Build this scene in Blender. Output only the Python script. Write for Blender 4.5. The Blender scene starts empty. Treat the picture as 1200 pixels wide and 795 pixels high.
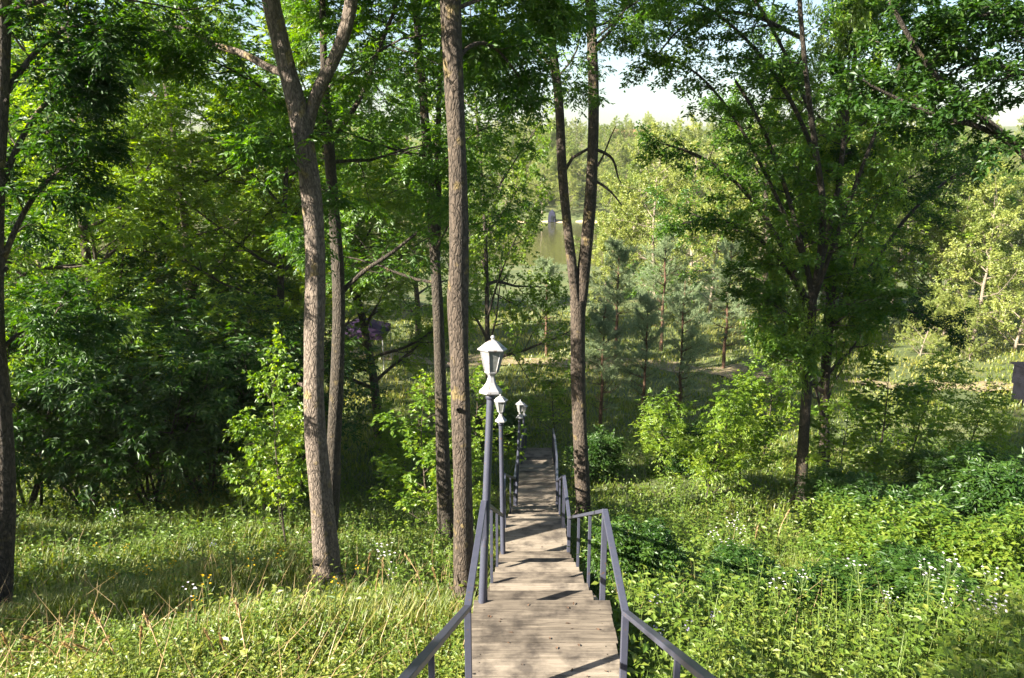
import bpy, math
import numpy as np
from math import radians as R

C = bpy.context.scene.collection
sc = bpy.context.scene
rng = np.random.default_rng(11)

# ------------------------------------------------------------------ camera, sky, sun, exposure
PITCH = math.atan(217.5 / 900)
cam_d = bpy.data.cameras.new('camera')
cam_d.sensor_width = 36; cam_d.lens = 27; cam_d.clip_end = 3000; cam_d.clip_start = .05
cam = bpy.data.objects.new('camera', cam_d); C.objects.link(cam)
cam.location = (0, 0, 0); cam.rotation_euler = (math.pi / 2 - PITCH, 0, 0)
sc.camera = cam
SUN_EL = R(30); SUN_DIR = np.array([-.887 * math.cos(SUN_EL), -.461 * math.cos(SUN_EL), math.sin(SUN_EL)])
w = bpy.data.worlds.new('World'); sc.world = w; w.use_nodes = True
nt = w.node_tree; bg = nt.nodes['Background']
sky = nt.nodes.new('ShaderNodeTexSky'); sky.sky_type = 'NISHITA'; sky.sun_disc = False
sky.sun_elevation = SUN_EL; sky.sun_rotation = math.atan2(SUN_DIR[0], SUN_DIR[1])
sky.air_density = 1.0; sky.dust_density = 1.6; sky.ozone_density = .6
nt.links.new(sky.outputs[0], bg.inputs[0]); bg.inputs[1].default_value = .046
sun_d = bpy.data.lights.new('sun', 'SUN'); sun_d.energy = 5.0; sun_d.angle = R(.5); sun_d.color = (1, .91, .74)
sun = bpy.data.objects.new('sun', sun_d); C.objects.link(sun); sun.location = (-40, -20, 30)
from mathutils import Vector
sun.rotation_euler = Vector(SUN_DIR).to_track_quat('Z', 'Y').to_euler()
sc.view_settings.view_transform = 'Standard'; sc.view_settings.look = 'None'
sc.view_settings.exposure = 2.5; sc.view_settings.gamma = 1
sc.view_settings.use_curve_mapping = False
cy = sc.cycles
cy.max_bounces = 5; cy.diffuse_bounces = 2; cy.glossy_bounces = 2; cy.transmission_bounces = 4
cy.volume_bounces = 0; cy.transparent_max_bounces = 6
cy.use_denoising = True; cy.caustics_reflective = False; cy.caustics_refractive = False
sc.render.use_persistent_data = False

# ------------------------------------------------------------------ pixels of the survey -> metres
F = 900.0
def PX(px, py, Y):
    a = (px - 600) / F; b = -(py - 397.5) / F
    dy = math.cos(PITCH) + b * math.sin(PITCH); dz = -math.sin(PITCH) + b * math.cos(PITCH)
    return np.array([a / dy * Y, Y, dz / dy * Y])

_ty = np.array([-80, -30, -10, 0, 5, 6.5, 10.5, 12, 16, 21, 25, 35, 60, 85, 93, 98, 152, 158, 163, 178, 215, 260, 400, 900.])
_tz = np.array([9, 6.5, 2.6, -1.98, -4.3, -4.62, -6.4, -6.75, -8.35, -9.15, -9.85, -10.6, -11.7, -12.6, -13.2, -14.4, -14.4, -13.4, -12.2, -8.5, 0, 3, 8, 30])
_fy = np.arange(-80, 900, .25); _fz = np.interp(_fy, _ty, _tz)
_k = np.exp(-.5 * (np.arange(-8, 9) / 3.) ** 2); _k /= _k.sum()
_fz = np.convolve(np.pad(_fz, 8, mode='edge'), _k, 'valid')
def gz(x, y):
    x = np.asarray(x, float); y = np.asarray(y, float)
    z = np.interp(y, _fy, _fz)
    near = np.clip((np.abs(x - .35) - 1.0) / 2.5, 0, 1)
    z = z + near * (.10 * np.sin(x * .9 + y * .35 + 1) + .07 * np.sin(x * 1.7 - y * 1.1) + .04 * np.sin(3.1 * x + 2.2 * y))
    z = z + np.clip((-x - 3) / 10, 0, 1) * .35 * np.clip((y - 4) / 6, 0, 1) * (y < 90)
    return z
def hit(px, py):
    for Y in np.arange(2.0, 150, .02):
        p = PX(px, py, Y)
        if p[2] <= gz(p[0], Y): return p
    return PX(px, py, 150)

# ------------------------------------------------------------------ materials
def mat(name):
    m = bpy.data.materials.new(name); m.use_nodes = True
    n = m.node_tree.nodes; n.clear(); o = n.new('ShaderNodeOutputMaterial')
    return m, m.node_tree, o
def N(t, typ, **kw):
    n = t.nodes.new(typ)
    for k, v in kw.items():
        if k.startswith('i_'): n.inputs[k[2:]].default_value = v
        else: setattr(n, k, v)
    return n
def ramp(t, cols, fac):
    r = t.nodes.new('ShaderNodeValToRGB'); e = r.color_ramp.elements
    while len(e) < len(cols): e.new(.5)
    for i, (p, c) in enumerate(cols): e[i].position = p; e[i].color = (*c, 1)
    t.links.new(fac, r.inputs[0]); return r
def leaf_mat(name, cols, trans=1.0, tmix=.42, rough=.5, gloss=.035):
    """cols: dark, mid, light leaf colours spread leaf by leaf through the 'var' attribute"""
    m, t, o = mat(name); L = t.links.new
    at = N(t, 'ShaderNodeAttribute', attribute_name='var')
    r = ramp(t, [(0, cols[0]), (.55, cols[1]), (1, cols[2])], at.outputs['Fac'])
    d = N(t, 'ShaderNodeBsdfDiffuse'); L(r.outputs[0], d.inputs[0])
    hs = N(t, 'ShaderNodeHueSaturation'); hs.inputs['Hue'].default_value = .495
    hs.inputs['Saturation'].default_value = 1.12; hs.inputs['Value'].default_value = 2.0 * trans
    L(r.outputs[0], hs.inputs['Color'])
    tr = N(t, 'ShaderNodeBsdfTranslucent'); L(hs.outputs[0], tr.inputs[0])
    mx = N(t, 'ShaderNodeMixShader'); mx.inputs[0].default_value = tmix
    L(d.outputs[0], mx.inputs[1]); L(tr.outputs[0], mx.inputs[2])
    g = N(t, 'ShaderNodeBsdfGlossy'); g.inputs['Roughness'].default_value = rough; g.inputs['Color'].default_value = (.9, .95, 1, 1)
    mx2 = N(t, 'ShaderNodeMixShader'); mx2.inputs[0].default_value = gloss
    L(mx.outputs[0], mx2.inputs[1]); L(g.outputs[0], mx2.inputs[2]); L(mx2.outputs[0], o.inputs[0])
    return m
M = {}
M['ash'] = leaf_mat('ash_leaf', [(.030, .085, .006), (.064, .143, .009), (.125, .21, .014)], tmix=.48)
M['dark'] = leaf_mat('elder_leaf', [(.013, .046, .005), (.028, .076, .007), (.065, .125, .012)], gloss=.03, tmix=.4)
M['bright'] = leaf_mat('maple_leaf', [(.066, .135, .007), (.13, .215, .010), (.22, .285, .018)], tmix=.5)
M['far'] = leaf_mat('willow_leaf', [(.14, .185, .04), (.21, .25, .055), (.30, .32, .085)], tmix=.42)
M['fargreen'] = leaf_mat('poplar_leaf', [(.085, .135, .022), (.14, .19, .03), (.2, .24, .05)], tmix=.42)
M['bramble'] = leaf_mat('bramble_leaf', [(.034, .088, .007), (.072, .14, .010), (.15, .205, .02)])
M['needle'] = leaf_mat('pine_needle', [(.10, .15, .07), (.17, .23, .115), (.27, .32, .18)], tmix=.35)
M['grass'] = leaf_mat('grass_blade', [(.06, .105, .010), (.12, .16, .015), (.25, .24, .05)], tmix=.4, gloss=.04)
M['weed'] = leaf_mat('weed_leaf', [(.055, .115, .010), (.11, .17, .015), (.22, .24, .04)], tmix=.38)
M['dry'] = leaf_mat('dry_straw', [(.17, .11, .055), (.30, .21, .10), (.45, .34, .19)], tmix=.2, gloss=.02)
M['stem'] = leaf_mat('green_stem', [(.05, .09, .02), (.09, .14, .03), (.14, .18, .05)], tmix=.1, gloss=.04)
M['white'] = leaf_mat('white_petal', [(.60, .56, .66), (.72, .68, .76), (.82, .80, .82)], trans=.62, tmix=.3, gloss=.0)
M['yellow'] = leaf_mat('yellow_petal', [(.55, .33, .02), (.70, .45, .03), (.8, .56, .05)], trans=.6, tmix=.3, gloss=.0)
M['lilac'] = leaf_mat('lilac_petal', [(.30, .26, .52), (.40, .36, .62), (.55, .5, .72)], trans=.6, tmix=.3, gloss=.0)

def bark_mat(name, cols, lichen=.0, scale=1.0, bump=.95):
    m, t, o = mat(name); L = t.links.new
    tc = N(t, 'ShaderNodeTexCoord'); mp = N(t, 'ShaderNodeMapping'); mp.inputs['Scale'].default_value = (1, 1, .38)
    L(tc.outputs['Object'], mp.inputs[0])
    n1 = N(t, 'ShaderNodeTexNoise'); n1.inputs['Scale'].default_value = 38 * scale; n1.inputs['Detail'].default_value = 6; n1.inputs['Roughness'].default_value = .68
    L(mp.outputs[0], n1.inputs['Vector'])
    vo = N(t, 'ShaderNodeTexVoronoi', feature='DISTANCE_TO_EDGE'); vo.inputs['Scale'].default_value = 26 * scale
    n3 = N(t, 'ShaderNodeTexNoise'); n3.inputs['Scale'].default_value = 9; n3.inputs['Detail'].default_value = 3
    L(mp.outputs[0], n3.inputs['Vector'])
    mxv = N(t, 'ShaderNodeMix', data_type='VECTOR'); mxv.inputs['Factor'].default_value = .12
    L(mp.outputs[0], mxv.inputs[4]); L(n3.outputs['Color'], mxv.inputs[5]); L(mxv.outputs[1], vo.inputs['Vector'])
    r = ramp(t, [(.28, cols[0]), (.5, cols[1]), (.72, cols[2])], n1.outputs[0])
    n2 = N(t, 'ShaderNodeTexNoise'); n2.inputs['Scale'].default_value = 5.5; n2.inputs['Detail'].default_value = 5
    L(tc.outputs['Object'], n2.inputs['Vector'])
    lr = ramp(t, [(.60, (0, 0, 0)), (.68, (1, 1, 1))], n2.outputs[0])
    ml = N(t, 'ShaderNodeMath', operation='MULTIPLY'); ml.inputs[1].default_value = lichen; L(lr.outputs[0], ml.inputs[0])
    mx = N(t, 'ShaderNodeMix', data_type='RGBA'); L(ml.outputs[0], mx.inputs[0]); L(r.outputs[0], mx.inputs[6]); mx.inputs[7].default_value = (.30, .22, .07, 1)
    fis = N(t, 'ShaderNodeMapRange'); fis.inputs['From Max'].default_value = .18; fis.inputs['To Min'].default_value = .55
    L(vo.outputs['Distance'], fis.inputs['Value'])
    mu = N(t, 'ShaderNodeMix', data_type='RGBA', blend_type='MULTIPLY'); mu.inputs[0].default_value = 1
    L(mx.outputs[2], mu.inputs[6]); L(fis.outputs[0], mu.inputs[7])
    p = N(t, 'ShaderNodeBsdfPrincipled'); p.inputs['Roughness'].default_value = .9; L(mu.outputs[2], p.inputs['Base Color'])
    b = N(t, 'ShaderNodeBump'); b.inputs['Strength'].default_value = bump; b.inputs['Distance'].default_value = .03
    ad = N(t, 'ShaderNodeMath', operation='ADD'); L(n1.outputs[0], ad.inputs[0]); L(fis.outputs[0], ad.inputs[1])
    L(ad.outputs[0], b.inputs['Height']); L(b.outputs[0], p.inputs['Normal']); L(p.outputs[0], o.inputs[0])
    return m
M['bark'] = bark_mat('ash_bark', [(.06, .046, .038), (.15, .118, .097), (.27, .22, .182)], .55)
M['bark_brown'] = bark_mat('brown_bark', [(.028, .02, .015), (.068, .051, .039), (.13, .10, .078)], .4, .9)
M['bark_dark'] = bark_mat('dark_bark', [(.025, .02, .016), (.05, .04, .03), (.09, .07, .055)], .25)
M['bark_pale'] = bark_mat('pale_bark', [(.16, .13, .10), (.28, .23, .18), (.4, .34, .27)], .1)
M['bark_pine'] = bark_mat('pine_bark', [(.04, .027, .02), (.11, .06, .035), (.22, .11, .06)], .0)

def ground_mat():
    m, t, o = mat('meadow_soil'); L = t.links.new
    tc = N(t, 'ShaderNodeTexCoord')
    n1 = N(t, 'ShaderNodeTexNoise'); n1.inputs['Scale'].default_value = .45; n1.inputs['Detail'].default_value = 8; n1.inputs['Roughness'].default_value = .65
    n2 = N(t, 'ShaderNodeTexNoise'); n2.inputs['Scale'].default_value = 14; n2.inputs['Detail'].default_value = 8; n2.inputs['Roughness'].default_value = .7
    L(tc.outputs['Object'], n1.inputs['Vector']); L(tc.outputs['Object'], n2.inputs['Vector'])
    r1 = ramp(t, [(.3, (.045, .07, .018)), (.52, (.085, .115, .03)), (.7, (.17, .16, .06))], n1.outputs[0])
    r2 = ramp(t, [(.3, (.35, .35, .35)), (.7, (1.3, 1.3, 1.3))], n2.outputs[0])
    mu = N(t, 'ShaderNodeMix', data_type='RGBA', blend_type='MULTIPLY'); mu.inputs[0].default_value = 1
    L(r1.outputs[0], mu.inputs[6]); L(r2.outputs[0], mu.inputs[7])
    p = N(t, 'ShaderNodeBsdfPrincipled'); p.inputs['Roughness'].default_value = .95; L(mu.outputs[2], p.inputs['Base Color'])
    b = N(t, 'ShaderNodeBump'); b.inputs['Strength'].default_value = .8; b.inputs['Distance'].default_value = .06
    L(n2.outputs[0], b.inputs['Height']); L(b.outputs[0], p.inputs['Normal']); L(p.outputs[0], o.inputs[0])
    return m
def dirt_mat(name='dry_dirt', cols=((.16, .11, .06), (.30, .23, .13), (.42, .34, .21))):
    m, t, o = mat(name); L = t.links.new
    tc = N(t, 'ShaderNodeTexCoord'); n1 = N(t, 'ShaderNodeTexNoise'); n1.inputs['Scale'].default_value = 3; n1.inputs['Detail'].default_value = 9; n1.inputs['Roughness'].default_value = .7
    L(tc.outputs['Object'], n1.inputs['Vector'])
    r = ramp(t, [(.3, cols[0]), (.5, cols[1]), (.72, cols[2])], n1.outputs[0])
    p = N(t, 'ShaderNodeBsdfPrincipled'); p.inputs['Roughness'].default_value = .95; L(r.outputs[0], p.inputs['Base Color'])
    b = N(t, 'ShaderNodeBump'); b.inputs['Strength'].default_value = .6; b.inputs['Distance'].default_value = .05
    L(n1.outputs[0], b.inputs['Height']); L(b.outputs[0], p.inputs['Normal']); L(p.outputs[0], o.inputs[0]); return m
def wood_mat(name, cols, sc3=(1.2, 22, 22), speck=1.0):
    m, t, o = mat(name); L = t.links.new
    tc = N(t, 'ShaderNodeTexCoord'); mp = N(t, 'ShaderNodeMapping'); mp.inputs['Scale'].default_value = sc3
    L(tc.outputs['Object'], mp.inputs[0])
    n1 = N(t, 'ShaderNodeTexNoise'); n1.inputs['Scale'].default_value = 2.2; n1.inputs['Detail'].default_value = 8; n1.inputs['Roughness'].default_value = .72; n1.inputs['Distortion'].default_value = .5
    L(mp.outputs[0], n1.inputs['Vector'])
    n2 = N(t, 'ShaderNodeTexNoise'); n2.inputs['Scale'].default_value = 3.2; n2.inputs['Detail'].default_value = 5; n2.inputs['Roughness'].default_value = .62
    L(tc.outputs['Object'], n2.inputs['Vector'])
    at = N(t, 'ShaderNodeAttribute', attribute_name='var')
    a1 = N(t, 'ShaderNodeMath', operation='MULTIPLY_ADD'); a1.inputs[1].default_value = .26; a1.inputs[2].default_value = -.13; L(at.outputs['Fac'], a1.inputs[0])
    a2 = N(t, 'ShaderNodeMath', operation='ADD'); L(a1.outputs[0], a2.inputs[0]); L(n1.outputs[0], a2.inputs[1])
    r = ramp(t, [(.26, cols[0]), (.5, cols[1]), (.74, cols[2])], a2.outputs[0])
    r2 = ramp(t, [(.36, (.42, .41, .42)), (.56, (1.12, 1.09, 1.05))], n2.outputs[0])
    mu = N(t, 'ShaderNodeMix', data_type='RGBA', blend_type='MULTIPLY'); mu.inputs[0].default_value = speck
    L(r.outputs[0], mu.inputs[6]); L(r2.outputs[0], mu.inputs[7])
    p = N(t, 'ShaderNodeBsdfPrincipled'); p.inputs['Roughness'].default_value = .85; p.inputs['Specular IOR Level'].default_value = .15; L(mu.outputs[2], p.inputs['Base Color'])
    b = N(t, 'ShaderNodeBump'); b.inputs['Strength'].default_value = .5; b.inputs['Distance'].default_value = .006
    L(n1.outputs[0], b.inputs['Height']); L(b.outputs[0], p.inputs['Normal']); L(p.outputs[0], o.inputs[0]); return m
def paint_mat(name, col, chip, rough=.45, amount=.62, metallic=0.):
    m, t, o = mat(name); L = t.links.new
    tc = N(t, 'ShaderNodeTexCoord'); n1 = N(t, 'ShaderNodeTexNoise'); n1.inputs['Scale'].default_value = 18; n1.inputs['Detail'].default_value = 9; n1.inputs['Roughness'].default_value = .7
    L(tc.outputs['Object'], n1.inputs['Vector'])
    c2 = tuple(v * .82 for v in col)
    r = ramp(t, [(.3, c2), (amount, col), (amount + .06, chip)], n1.outputs[0])
    p = N(t, 'ShaderNodeBsdfPrincipled'); p.inputs['Roughness'].default_value = rough; p.inputs['Metallic'].default_value = metallic
    L(r.outputs[0], p.inputs['Base Color'])
    b = N(t, 'ShaderNodeBump'); b.inputs['Strength'].default_value = .15; b.inputs['Distance'].default_value = .003
    L(n1.outputs[0], b.inputs['Height']); L(b.outputs[0], p.inputs['Normal']); L(p.outputs[0], o.inputs[0]); return m
M['plank'] = wood_mat('weathered_plank', [(.066, .057, .049), (.15, .13, .11), (.235, .206, .176)])
M['stringer'] = wood_mat('stringer_wood', [(.09, .07, .055), (.19, .155, .12), (.28, .24, .19)], (22, 1.2, 22))
M['shed'] = wood_mat('dark_shed_board', [(.002, .0024, .005), (.0045, .005, .009), (.009, .009, .014)], (1.2, 20, 20))
M['steel'] = paint_mat('grey_lavender_paint', (.05, .054, .082), (.085, .05, .035), .42, .61)
M['silver'] = paint_mat('silver_white_paint', (.27, .27, .29), (.14, .115, .10), .4, .56)
M['purple'] = paint_mat('purple_fabric', (.02, .004, .036), (.016, .003, .028), .9, .7)
M['blue'] = paint_mat('dark_blue_fabric', (.005, .007, .028), (.008, .01, .035), .9, .7)
M['plaster'] = paint_mat('pale_pink_plaster', (.62, .47, .40), (.5, .38, .33), .9, .7)
M['tile'] = paint_mat('roof_tile', (.42, .2, .13), (.3, .16, .11), .85, .6)
M['glassdark'] = paint_mat('dark_window_glass', (.02, .025, .03), (.02, .025, .03), .1, .9)
M['metal'] = paint_mat('dull_metal', (.3, .3, .31), (.2, .18, .16), .5, .6)
def pane_mat():
    m, t, o = mat('frosted_pane'); L = t.links.new
    tc = N(t, 'ShaderNodeTexCoord'); n1 = N(t, 'ShaderNodeTexNoise'); n1.inputs['Scale'].default_value = 30; n1.inputs['Detail'].default_value = 6
    L(tc.outputs['Object'], n1.inputs['Vector'])
    r = ramp(t, [(.3, (.19, .2, .19)), (.65, (.33, .34, .335))], n1.outputs[0])
    d = N(t, 'ShaderNodeBsdfDiffuse'); L(r.outputs[0], d.inputs['Color'])
    tr = N(t, 'ShaderNodeBsdfTranslucent'); tr.inputs[0].default_value = (.6, .6, .58, 1)
    mx = N(t, 'ShaderNodeMixShader'); mx.inputs[0].default_value = .4
    L(d.outputs[0], mx.inputs[1]); L(tr.outputs[0], mx.inputs[2]); L(mx.outputs[0], o.inputs[0]); return m
M['pane'] = pane_mat()
def water_mat():
    m, t, o = mat('pond_water'); L = t.links.new
    tc = N(t, 'ShaderNodeTexCoord'); mp = N(t, 'ShaderNodeMapping'); mp.inputs['Scale'].default_value = (.8, 2.4, 1); L(tc.outputs['Object'], mp.inputs[0])
    n1 = N(t, 'ShaderNodeTexNoise'); n1.inputs['Scale'].default_value = 1.5; n1.inputs['Detail'].default_value = 5; L(mp.outputs[0], n1.inputs['Vector'])
    p = N(t, 'ShaderNodeBsdfPrincipled'); p.inputs['Base Color'].default_value = (.06, .06, .025, 1); p.inputs['Roughness'].default_value = .08
    b = N(t, 'ShaderNodeBump'); b.inputs['Strength'].default_value = .12; b.inputs['Distance'].default_value = .05
    L(n1.outputs[0], b.inputs['Height']); L(b.outputs[0], p.inputs['Normal']); L(p.outputs[0], o.inputs[0]); return m

# ------------------------------------------------------------------ mesh helpers
class MB:
    def __init__(s): s.v = []; s.q = []; s.m = []; s.s = []; s.r = []; s.n = 0
    def add(s, V, Q, m=0, smooth=False, var=None):
        V = np.asarray(V, float).reshape(-1, 3); Q = np.asarray(Q, np.int64).reshape(-1, 4)
        s.v.append(V); s.q.append(Q + s.n); s.n += len(V); k = len(Q)
        s.m.append(np.full(k, m)); s.s.append(np.full(k, smooth))
        if var is None: var = rng.random()
        s.r.append(np.broadcast_to(np.asarray(var, float), (k,)).copy() if np.ndim(var) == 0 else np.asarray(var, float))
    def mesh(s, name, mats, off=(0, 0, 0)):
        V = np.concatenate(s.v) - np.asarray(off); Q = np.concatenate(s.q)
        me = bpy.data.meshes.new(name)
        me.vertices.add(len(V)); me.vertices.foreach_set('co', V.astype(np.float32).ravel())
        me.loops.add(4 * len(Q)); me.loops.foreach_set('vertex_index', Q.astype(np.int32).ravel())
        me.polygons.add(len(Q)); me.polygons.foreach_set('loop_start', np.arange(0, 4 * len(Q), 4, dtype=np.int32))
        me.polygons.foreach_set('material_index', np.concatenate(s.m).astype(np.int32))
        me.polygons.foreach_set('use_smooth', np.concatenate(s.s).astype(bool))
        for m in mats: me.materials.append(m)
        a = me.attributes.new('var', 'FLOAT', 'FACE'); a.data.foreach_set('value', np.concatenate(s.r).astype(np.float32))
        me.update(calc_edges=True); return me
    def obj(s, name, mats, parent=None, off=(0, 0, 0), loc=None, bevel=0):
        if not isinstance(mats, (list, tuple)): mats = [mats]
        o = bpy.data.objects.new(name, s.mesh(name, mats, off)); C.objects.link(o)
        if parent is not None: o.parent = parent
        if loc is not None: o.location = loc
        if bevel:
            b = o.modifiers.new('bevel', 'BEVEL'); b.width = bevel; b.segments = 2; b.limit_method = 'ANGLE'
        return o
BOXQ = np.array([[0, 1, 3, 2], [4, 6, 7, 5], [0, 4, 5, 1], [2, 3, 7, 6], [0, 2, 6, 4], [1, 5, 7, 3]])
def box(mb, c, size, ax=None, m=0, var=None):
    ax = np.eye(3) if ax is None else np.asarray(ax)
    V = [np.asarray(c) + sum(((i - .5) * size[k]) * ax[k] for k, i in enumerate((a, b, d))) for a in (0, 1) for b in (0, 1) for d in (0, 1)]
    mb.add(V, BOXQ, m, False, var)
def bar(mb, p, q, w_, h_, up=(0, 0, 1), m=0):
    p = np.asarray(p, float); q = np.asarray(q, float); d = q - p; L = np.linalg.norm(d); d /= L
    s = np.cross(d, up)
    if np.linalg.norm(s) < .05: s = np.cross(d, (0, 1, 0))
    s /= np.linalg.norm(s); u = np.cross(s, d)
    box(mb, (p + q) / 2, (w_, L, h_), (s, d, u), m)
def tube(mb, pts, rad, k=8, m=0, var=None, lump=0.):
    pts = np.asarray(pts, float); n = len(pts); rad = np.broadcast_to(np.asarray(rad, float), (n,))
    d = np.gradient(pts, axis=0); d /= np.linalg.norm(d, axis=1)[:, None] + 1e-9
    ref = np.array([.31, .95, .05]) if abs(d[0, 1]) < .9 else np.array([1., 0, .1])
    s = np.cross(d, ref); s /= np.linalg.norm(s, axis=1)[:, None] + 1e-9; u = np.cross(s, d)
    a = np.arange(k) * 2 * math.pi / k
    rr = rad[:, None] * np.ones((n, k))
    if lump:
        ph = rng.random(4) * 6.3
        zz = np.linspace(0, 1, n)[:, None] * n * .3
        rr *= 1 + lump * (np.sin(2 * a[None] + ph[0] + zz * .7) + .7 * np.sin(3 * a[None] + ph[1] - zz) + .5 * np.sin(zz * 2.3 + ph[2]))
    V = pts[:, None] + rr[..., None] * (np.cos(a)[None, :, None] * s[:, None] + np.sin(a)[None, :, None] * u[:, None])
    i = np.arange(n - 1)[:, None] * k; j = np.arange(k)[None]; j2 = (j + 1) % k
    Q = np.stack([i + j, i + j2, i + k + j2, i + k + j], -1).reshape(-1, 4)
    mb.add(V.reshape(-1, 3), Q, m, True, var)
def lathe(mb, prof, k=16, c=(0, 0, 0), ax=None, m=0, rot=0, smooth=True):
    ax = np.eye(3) if ax is None else np.asarray(ax); a = np.arange(k) * 2 * math.pi / k + rot
    V = [np.asarray(c) + r * (np.cos(t) * ax[0] + np.sin(t) * ax[1]) + z * ax[2] for r, z in prof for t in a]
    Q = [[i * k + j, i * k + (j + 1) % k, (i + 1) * k + (j + 1) % k, (i + 1) * k + j] for i in range(len(prof) - 1) for j in range(k)]
    mb.add(V, Q, m, smooth)
def nrm(a): return a / (np.linalg.norm(a, axis=-1, keepdims=True) + 1e-9)
def kites(mb, B, D, U, l, w_, m=0, var=None, fold=.16, pos=.42):
    n = len(B); D = nrm(D); S = nrm(np.cross(D, U)); U2 = np.cross(S, D)
    l = np.broadcast_to(l, (n,))[:, None]; w_ = np.broadcast_to(w_, (n,))[:, None]
    mid = B + D * l * pos + U2 * w_ * fold
    V = np.stack([B, mid + S * w_ / 2, B + D * l - U2 * l * .08, mid - S * w_ / 2], 1).reshape(-1, 3)
    if var is None: var = rng.random(n)
    mb.add(V, np.arange(4 * n).reshape(n, 4), m, False, var)
UP = np.array([0, 0, 1.])
def pinnate(mb, P, D, L, pairs, ll, lw, droop=.35, m=0, v0=None):
    n = len(P); D = nrm(D); L = np.broadcast_to(L, (n,))
    S = nrm(np.cross(D, UP + rng.normal(0, .25, (n, 3)))); U = np.cross(S, D)
    base = rng.random(n) if v0 is None else v0
    for j in range(pairs + 1):
        t = (.35 + .65 * j / pairs) if pairs else 1
        B = P + D * (L * t)[:, None] - UP * (droop * L * t * t)[:, None]
        for sgn in ((1, -1) if j < pairs else (0,)):
            d = D * (.62 if sgn else 1) + S * sgn * .8 - UP * (.18 + droop * .5) + rng.normal(0, .16, (n, 3))
            kites(mb, B, d, U + rng.normal(0, .5, (n, 3)), ll * rng.uniform(.55, 1.3, n), lw * rng.uniform(.7, 1.25, n), m,
                  np.clip(base * .7 + rng.random(n) * .3, 0, 1))
def rand_dirs(n, zs=1.): 
    v = rng.normal(0, 1, (n, 3)); v[:, 2] *= zs; return nrm(v)

# ------------------------------------------------------------------ objects and labels
def tag(o, label, cat, group=None, kind=None):
    if label: o['label'] = label
    if cat: o['category'] = cat
    if group: o['group'] = group
    if kind: o['kind'] = kind
    return o
def thing(name, loc, label, cat, group=None, rz=0):
    o = bpy.data.objects.new(name, None); C.objects.link(o); o.location = tuple(loc); o.rotation_euler[2] = rz
    o.empty_display_size = .2
    return tag(o, label, cat, group)
def dup(root, loc, rz=0, scale=1., label=None, group=None):
    r = root.copy(); C.objects.link(r); r.location = tuple(loc); r.rotation_euler = (0, 0, rz)
    r.scale = (scale,) * 3 if np.ndim(scale) == 0 else tuple(scale)
    if label: r['label'] = label
    if group: r['group'] = group
    for ch in list(root.children):
        c = ch.copy(); C.objects.link(c); c.parent = r
        for g in ch.children:
            d = g.copy(); C.objects.link(d); d.parent = c
    return r

# ------------------------------------------------------------------ tree growing
class Tree:
    def __init__(s): s.wood = MB(); s.leaf = MB(); s.P = []; s.D = []
def grow(T, p, d, L, r, lev, S):
    n = S['seg'][lev]; pts = [p]; ds = [d]; st = L / n
    for i in range(n):
        d = d + rng.normal(0, S['wob'][lev], 3); d[2] += S['up'][lev] / n; d = d / math.sqrt(d @ d)
        p = p + d * st; pts.append(p); ds.append(d)
    pts = np.array(pts)
    tube(T.wood, pts, np.linspace(r, r * S.get('tap', .35), n + 1), S['k'][lev])
    children(T, pts, np.array(ds), L, r, lev, S)
def children(T, pts, ds, L, r, lev, S, t0=None):
    n = len(pts) - 1
    if lev >= S['max']:
        T.P.append(pts[1:]); T.D.append(ds[1:])
        return
    nc = S['nc'][lev]; t0 = S['t0'][lev] if t0 is None else t0; az = rng.random() * 6.28
    for k in range(nc):
        t = t0 + (1 - t0) * (k + rng.random()) / nc; f = t * n; i = min(int(f), n - 1); f -= i
        p = pts[i] * (1 - f) + pts[i + 1] * f; d = nrm(ds[i + 1])
        az += 2.4 + rng.normal(0, .4); a = S['ang'][lev] * rng.uniform(.75, 1.25)
        x = np.cross(d, (.3, .2, .93)); x = x / (np.linalg.norm(x) + 1e-6); y = np.cross(d, x)
        nd = d * math.cos(a) + (x * math.cos(az) + y * math.sin(az)) * math.sin(a)
        if lev >= 1: nd[2] *= S.get('flat', .7)
        nd = nd / np.linalg.norm(nd)
        grow(T, p, nd, L * S['ratio'][lev] * (1.15 - .55 * t) * rng.uniform(.8, 1.25), r * (1 - .55 * t) * S.get('rr', .55), lev + 1, S)
    if lev + 1 <= S['max']:
        grow(T, pts[-1], nrm(ds[-1]), L * S['ratio'][lev] * .6, r * S.get('tap', .35), lev + 1, S)
def leafpts(T, per, jit=.03):
    P = np.concatenate(T.P); D = np.concatenate(T.D)
    P = np.repeat(P, per, 0) + rng.normal(0, jit, (len(P) * per, 3)); D = np.repeat(D, per, 0)
    return P, D
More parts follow.
